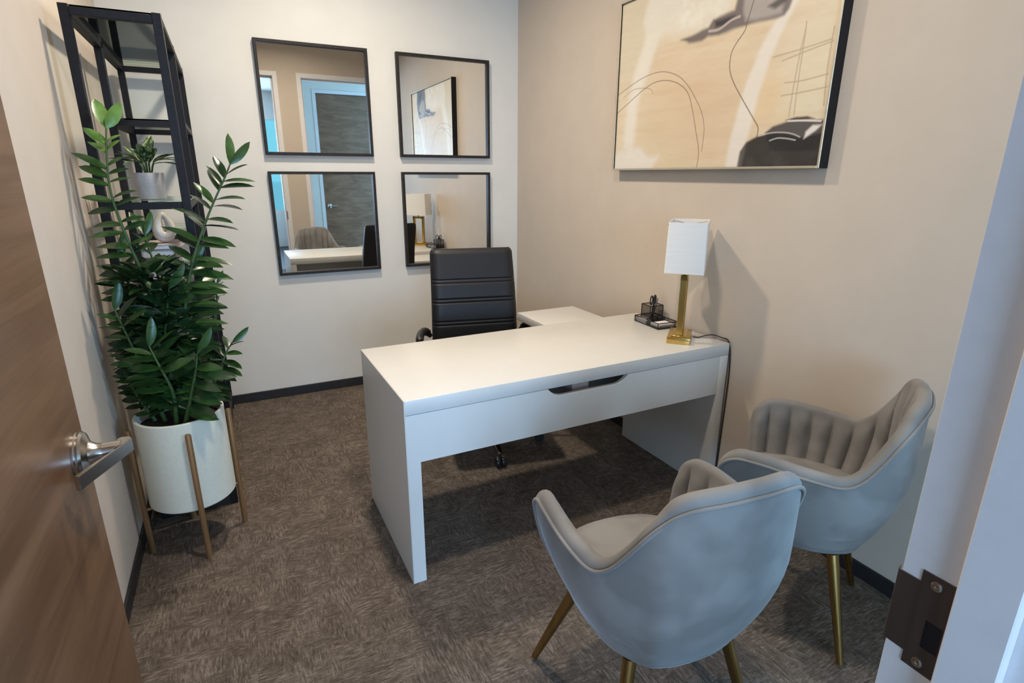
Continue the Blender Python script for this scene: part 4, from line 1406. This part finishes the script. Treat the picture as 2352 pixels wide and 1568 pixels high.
def big_plant():
    t = empty('potted_plant', PC)
    tag(t, 'tall glossy green ZZ plant in a white cylinder pot with four bronze legs', 'plant')
    r, z0, z1 = 0.155, 0.206, 0.572
    b = B()
    prof = [(0.02, z0), (r - 0.006, z0), (r, z0 + 0.006), (r, z1 - 0.003), (r - 0.003, z1), (r - 0.009, z1), (r - 0.012, z1 - 0.003), (r - 0.012, z1 - 0.05), (0.01, z1 - 0.05)]
    lathe(b, prof, 64)
    link('pot', b, M['pot'], t, 40)
    b = B(); lathe(b, [(0.01, z1 - 0.055), (r - 0.0125, z1 - 0.055), (r - 0.0125, z1 - 0.042), (0.07, z1 - 0.034), (0.01, z1 - 0.03)], 40)
    link('soil', b, M['soil'], t, 60)
    for dx, dy in ((-0.172, -0.035), (0.032, -0.168), (0.166, 0.032), (-0.036, 0.166)):
        b = B(); tube(b, [(dx, dy, 0), (dx, dy, 0.53), (dx, dy, 0.535)], [0.0105, 0.0105, 0.008], 16)
        link('leg', b, M['wood_leg'], t, 40)
    b = B()
    tube(b, [(-0.172, -0.035, z0 - 0.012), (0.166, 0.032, z0 - 0.012)], 0.007, 8)
    tube(b, [(0.032, -0.168, z0 - 0.012), (-0.036, 0.166, z0 - 0.012)], 0.007, 8)
    link('cross_brace', b, M['wood_leg'], t, 40)
    cr = RGT.copy()                      # to the right as the photographer stood
    ct = Vector((math.sin(0.05), math.cos(0.05), 0))
    # stems: list of points (x, y, z world), leaf size, first leaf fraction, side-plane turn, kinds
    stems = [
        ([(-2.262, -1.47, 0.55), (-2.245, -1.46, 0.89), (-2.276, -1.45, 1.094), (-2.308, -1.44, 1.251), (-2.330, -1.42, 1.398), (-2.322, -1.40, 1.525), (-2.312, -1.38, 1.61)], 1.28, 0.20, 10, 'mix', 42),
        ([(-2.205, -1.49, 0.55), (-2.172, -1.49, 0.90), (-2.120, -1.49, 1.115), (-2.040, -1.48, 1.303), (-1.966, -1.47, 1.440), (-1.940, -1.46, 1.492)], 1.22, 0.22, -8, 'mid', 42),
        ([(-2.243, -1.45, 0.55), (-2.220, -1.42, 0.95), (-2.236, -1.40, 1.08), (-2.248, -1.39, 1.17), (-2.256, -1.38, 1.24)], 1.0, 0.28, 70, 'dark', 24),
        ([(-2.285, -1.52, 0.55), (-2.318, -1.53, 0.75), (-2.345, -1.54, 0.891), (-2.368, -1.54, 1.00)], 1.15, 0.22, 10, 'mid', 20),
        ([(-2.165, -1.50, 0.55), (-2.085, -1.49, 0.70), (-2.045, -1.48, 0.78), (-2.020, -1.47, 0.815)], 0.95, 0.20, -30, 'dark', 16),
        ([(-2.320, -1.50, 0.55), (-2.360, -1.50, 0.66), (-2.385, -1.50, 0.76)], 0.75, 0.15, 10, 'dark', 12),
        ([(-2.245, -1.56, 0.55), (-2.235, -1.59, 0.68), (-2.262, -1.60, 0.80), (-2.280, -1.60, 0.87)], 1.15, 0.20, 15, 'mid', 18),
        ([(-2.170, -1.44, 0.55), (-2.105, -1.41, 0.80), (-2.060, -1.39, 0.95), (-2.045, -1.38, 1.04)], 0.62, 0.35, -60, 'dark', 18),
        ([(-2.215, -1.58, 0.55), (-2.180, -1.61, 0.66), (-2.150, -1.62, 0.76), (-2.135, -1.62, 0.83)], 1.15, 0.14, -15, 'dark', 16),
        ([(-2.255, -1.48, 0.55), (-2.262, -1.50, 0.75), (-2.225, -1.52, 0.93), (-2.195, -1.53, 1.06)], 1.15, 0.25, 25, 'dark', 20),
        ([(-2.230, -1.43, 0.55), (-2.190, -1.45, 0.80), (-2.150, -1.46, 1.00), (-2.120, -1.46, 1.13)], 1.1, 0.3, 40, 'dark', 18),
        ([(-2.300, -1.46, 0.55), (-2.310, -1.44, 0.85), (-2.325, -1.43, 1.02), (-2.345, -1.42, 1.16)], 1.1, 0.3, 35, 'dark', 18),
    ]
    rnd = random.Random(11)
    for pts, sz, f0, turn, kind, nl in stems:
        P, s = resample(catmull([np.array(p) - np.array(PC) for p in pts], 10), 40)
        b = B()
        rad = [0.0085 * (1 - 0.68 * (i / 39)) * (0.8 + 0.2 * sz) for i in range(40)]
        tube(b, [tuple(p) for p in P], rad, 10)
        st = link('stem', b, M['stem'], t, 60)
        npair = nl // 2
        for j in range(npair):
            fr = f0 + (1 - f0) * (j + 0.3) / npair
            i = min(38, int(fr * 39))
            p = Vector(P[i])
            T_ = (Vector(P[min(39, i + 2)]) - Vector(P[max(0, i - 2)])).normalized()
            side = (cr * math.cos(math.radians(turn)) + ct * math.sin(math.radians(turn)))
            side = (side - T_ * side.dot(T_)).normalized()
            back = T_.cross(side)
            grow = 0.86 + 0.2 * math.sin(PI * min(1, fr * 1.05))
            for sg in (-1, 1):
                q = max(0.0, (fr - 0.80) / 0.2)
                up = 0.30 + 0.75 * q + rnd.uniform(-0.12, 0.12)
                d = side * sg + T_ * up + back * rnd.uniform(-0.25, 0.35)
                nv = T_ * 0.75 - ct * (rnd.uniform(0.45, 1.1) if kind != 'mid' else rnd.uniform(0.15, 0.8)) - side * sg * 0.25
                if kind == 'mix': k = 'new' if fr > 0.90 else ('mid' if rnd.random() < 0.6 else 'dark')
                elif kind == 'mid': k = 'mid' if rnd.random() < 0.62 else 'dark'
                else: k = 'dark' if rnd.random() < 0.78 else 'mid'
                scl = sz * grow * rnd.uniform(0.86, 1.08) * (0.9 if q > 0.6 else 1)
                if kind == 'mix' and sg > 0 and fr > 0.42: scl *= 0.56
                base = p + T_ * (0.006 * sg)
                tipw = PC + base + d.normalized() * 0.122 * scl
                if tipw.x < -2.43:
                    scl *= max(0.35, (PC.x + base.x + 2.43) / max(1e-3, (PC.x + base.x - tipw.x)))
                place_leaf(rnd.choice(LEAF[k]), st, base, d, nv, scl)
        # terminal leaf
        T_ = (Vector(P[39]) - Vector(P[36])).normalized()
        place_leaf(rnd.choice(LEAF['new' if kind == 'mix' else 'mid']), st, Vector(P[39]), T_ + cr * 0.55 + ct * 0.3, ct * -0.6 + cr * 0.6, 0.85 * sz)
        if nl > 22: place_leaf(rnd.choice(LEAF['new' if kind == 'mix' else 'mid']), st, Vector(P[39]), T_ - cr * 0.35, ct * -0.7 + cr * 0.5, 0.9 * sz)

    # the small dense leaves deep inside the clump, too many to pick apart
    vs, fs = [], []
    src = LEAF['dark'][0]
    for _ in range(430):
        a = rnd.uniform(0, 2 * PI)
        hgt = rnd.random() ** 1.3
        rr = rnd.uniform(0.01, 0.085) * (0.75 + 0.6 * hgt if hgt < 0.4 else 1.11 - 0.30 * hgt)
        p = Vector((rr * math.cos(a) - 0.015 * hgt, rr * math.sin(a) * 0.9 + 0.02, 0.580 + 0.55 * hgt))
        d = Vector((math.cos(a), math.sin(a), rnd.uniform(0.1, 1.1))).normalized()
        n_ = Vector((-d.x, -d.y, 1.5))
        n_ = (n_ - d * n_.dot(d)).normalized()
        y_ = n_.cross(d)
        sc_ = rnd.uniform(0.7, 1.0)
        k0 = len(vs)
        for v in src.vertices:
            q = p + (d * v.co.x + y_ * v.co.y + n_ * v.co.z) * sc_
            q.x = max(q.x, -0.195)
            vs.append(q)
        fs += [[k0 + i for i in pg.vertices] for pg in src.polygons]
    me = bpy.data.meshes.new('foliage')
    me.from_pydata(vs, [], fs)
    for pg in me.polygons: pg.use_smooth = True
    me.materials.append(M['leaf_dark'])
    fo = bpy.data.objects.new('foliage', me)
    COL.objects.link(fo)
    fo.parent = t
    fo['kind'] = 'stuff'


big_plant()


# ------------------------------------------------------------------ things on the shelves
def shelf_plant():
    z = 1.3595
    c = Vector((-2.238, -1.10, z))
    t = empty('shelf_plant', c)
    tag(t, 'small variegated green plant in a light grey cylinder pot on the shelf', 'plant')
    b = B()
    lathe(b, [(0.02, 0), (0.048, 0), (0.050, 0.003), (0.0545, 0.100), (0.0535, 0.102), (0.050, 0.101), (0.049, 0.085), (0.01, 0.085)], 40)
    link('pot', b, M['grey_pot'], t, 40)
    b = B(); lathe(b, [(0.01, 0.080), (0.0485, 0.080), (0.047, 0.088), (0.01, 0.092)], 24); link('soil', b, M['soil'], t, 60)
    rnd = random.Random(5)
    for k in range(17):
        a = 2.4 * k
        el = [0.25, 0.55, 0.9, 0.15][k % 4] + rnd.uniform(-0.1, 0.1)
        if k in (3, 11): el = 1.35
        d = Vector((math.cos(a) * math.cos(el), math.sin(a) * math.cos(el) * 0.9, math.sin(el)))
        p0 = Vector((math.cos(a) * 0.010, math.sin(a) * 0.010, 0.09))
        p1 = p0 + Vector((d.x * 0.02, d.y * 0.02, 0.045 + 0.02 * rnd.random()))
        b = B(); tube(b, [p0, p0.lerp(p1, 0.6) + Vector((0, 0, 0.006)), p1], 0.0018, 6)
        st = link('stem', b, M['stem'], t, 60)
        place_leaf(rnd.choice(LEAF['var'] if k % 3 else LEAF['dark']), st, p1, d, Vector((-d.x, -d.y, 1.2)), rnd.uniform(0.72, 1.0))


shelf_plant()

# books and sculpture on the shelf below
zb0 = 0.985 + 0.0065
stack = [('book_d', 0.20, 0.128, 0.050, 92, 'thick taupe book at the bottom of the shelf stack'),
         ('book_b', 0.195, 0.125, 0.050, 88, 'dark grey book, second from the bottom of the shelf stack'),
         ('book_a', 0.19, 0.122, 0.036, 91, 'mid grey book, second from the top of the shelf stack'),
         ('book_a', 0.185, 0.118, 0.034, 87, 'grey book directly beneath the blush one on the shelf'),
         ('book_c', 0.19, 0.145, 0.020, 84, 'thin blush pink book on top of the stack under the sculpture')]
bx, by = -2.238, -1.10
z = zb0
for mm, L_, W_, h_, a_, lb in stack:
    t = empty('book', (bx, by, z), math.radians(a_))
    tag(t, lb, 'book', 'books stacked on the corner shelf')
    b = B()
    box(b, (-L_ / 2, -W_ / 2, 0), (L_ / 2, W_ / 2, 0.003), 0.0006, 1)
    box(b, (-L_ / 2, -W_ / 2, h_ - 0.003), (L_ / 2, W_ / 2, h_), 0.0006, 1)
    box(b, (-L_ / 2, -W_ / 2, 0.003), (L_ / 2, -W_ / 2 + 0.003, h_ - 0.003))
    link('cover', b, M[mm], t)
    b = B(); box(b, (-L_ / 2 + 0.004, -W_ / 2 + 0.003, 0.003), (L_ / 2 - 0.004, W_ / 2 - 0.004, h_ - 0.003)); link('pages', b, M['paper'], t)
    z += h_ + 0.0003

# looped ceramic sculpture: a teardrop with a hole
b = B()
N1, N2 = 56, 20
rg = []
for i in range(N1):
    a = 2 * PI * i / N1
    # ring centre line, pointed at the top
    cx_ = 0.027 * math.sin(a) * (1 - 0.30 * (0.5 + 0.5 * math.cos(a)))
    cz_ = 0.066 + 0.038 * math.cos(a) + 0.012 * max(0, math.cos(a)) ** 6
    rr = 0.0245 - 0.0115 * (0.5 + 0.5 * math.cos(a)) - 0.001 * math.sin(a)
    dr_ = Vector((math.sin(a), 0, math.cos(a)))
    ring = []
    for k in range(N2):
        q = 2 * PI * k / N2
        ring.append(b.verts.new(Vector((cx_, 0, cz_)) + dr_ * rr * math.cos(q) + Vector((0, 1, 0)) * rr * 1.1 * math.sin(q)))
    rg.append(ring)
for i in range(N1):
    a_, c_ = rg[i], rg[(i + 1) % N1]
    for k in range(N2):
        b.faces.new((a_[k], a_[(k + 1) % N2], c_[(k + 1) % N2], c_[k]))
bmesh.ops.recalc_face_normals(b, faces=b.faces[:])
zmin = min(v.co.z for v in b.verts)
for v in b.verts: v.co.z -= zmin
o = link('sculpture', b, M['sculpture'], None, 70)
o.location = (-2.214, -1.13, z)
o.rotation_euler = (0, 0, math.radians(8))
tag(o, 'pearly white teardrop loop sculpture on the stacked books', 'sculpture')
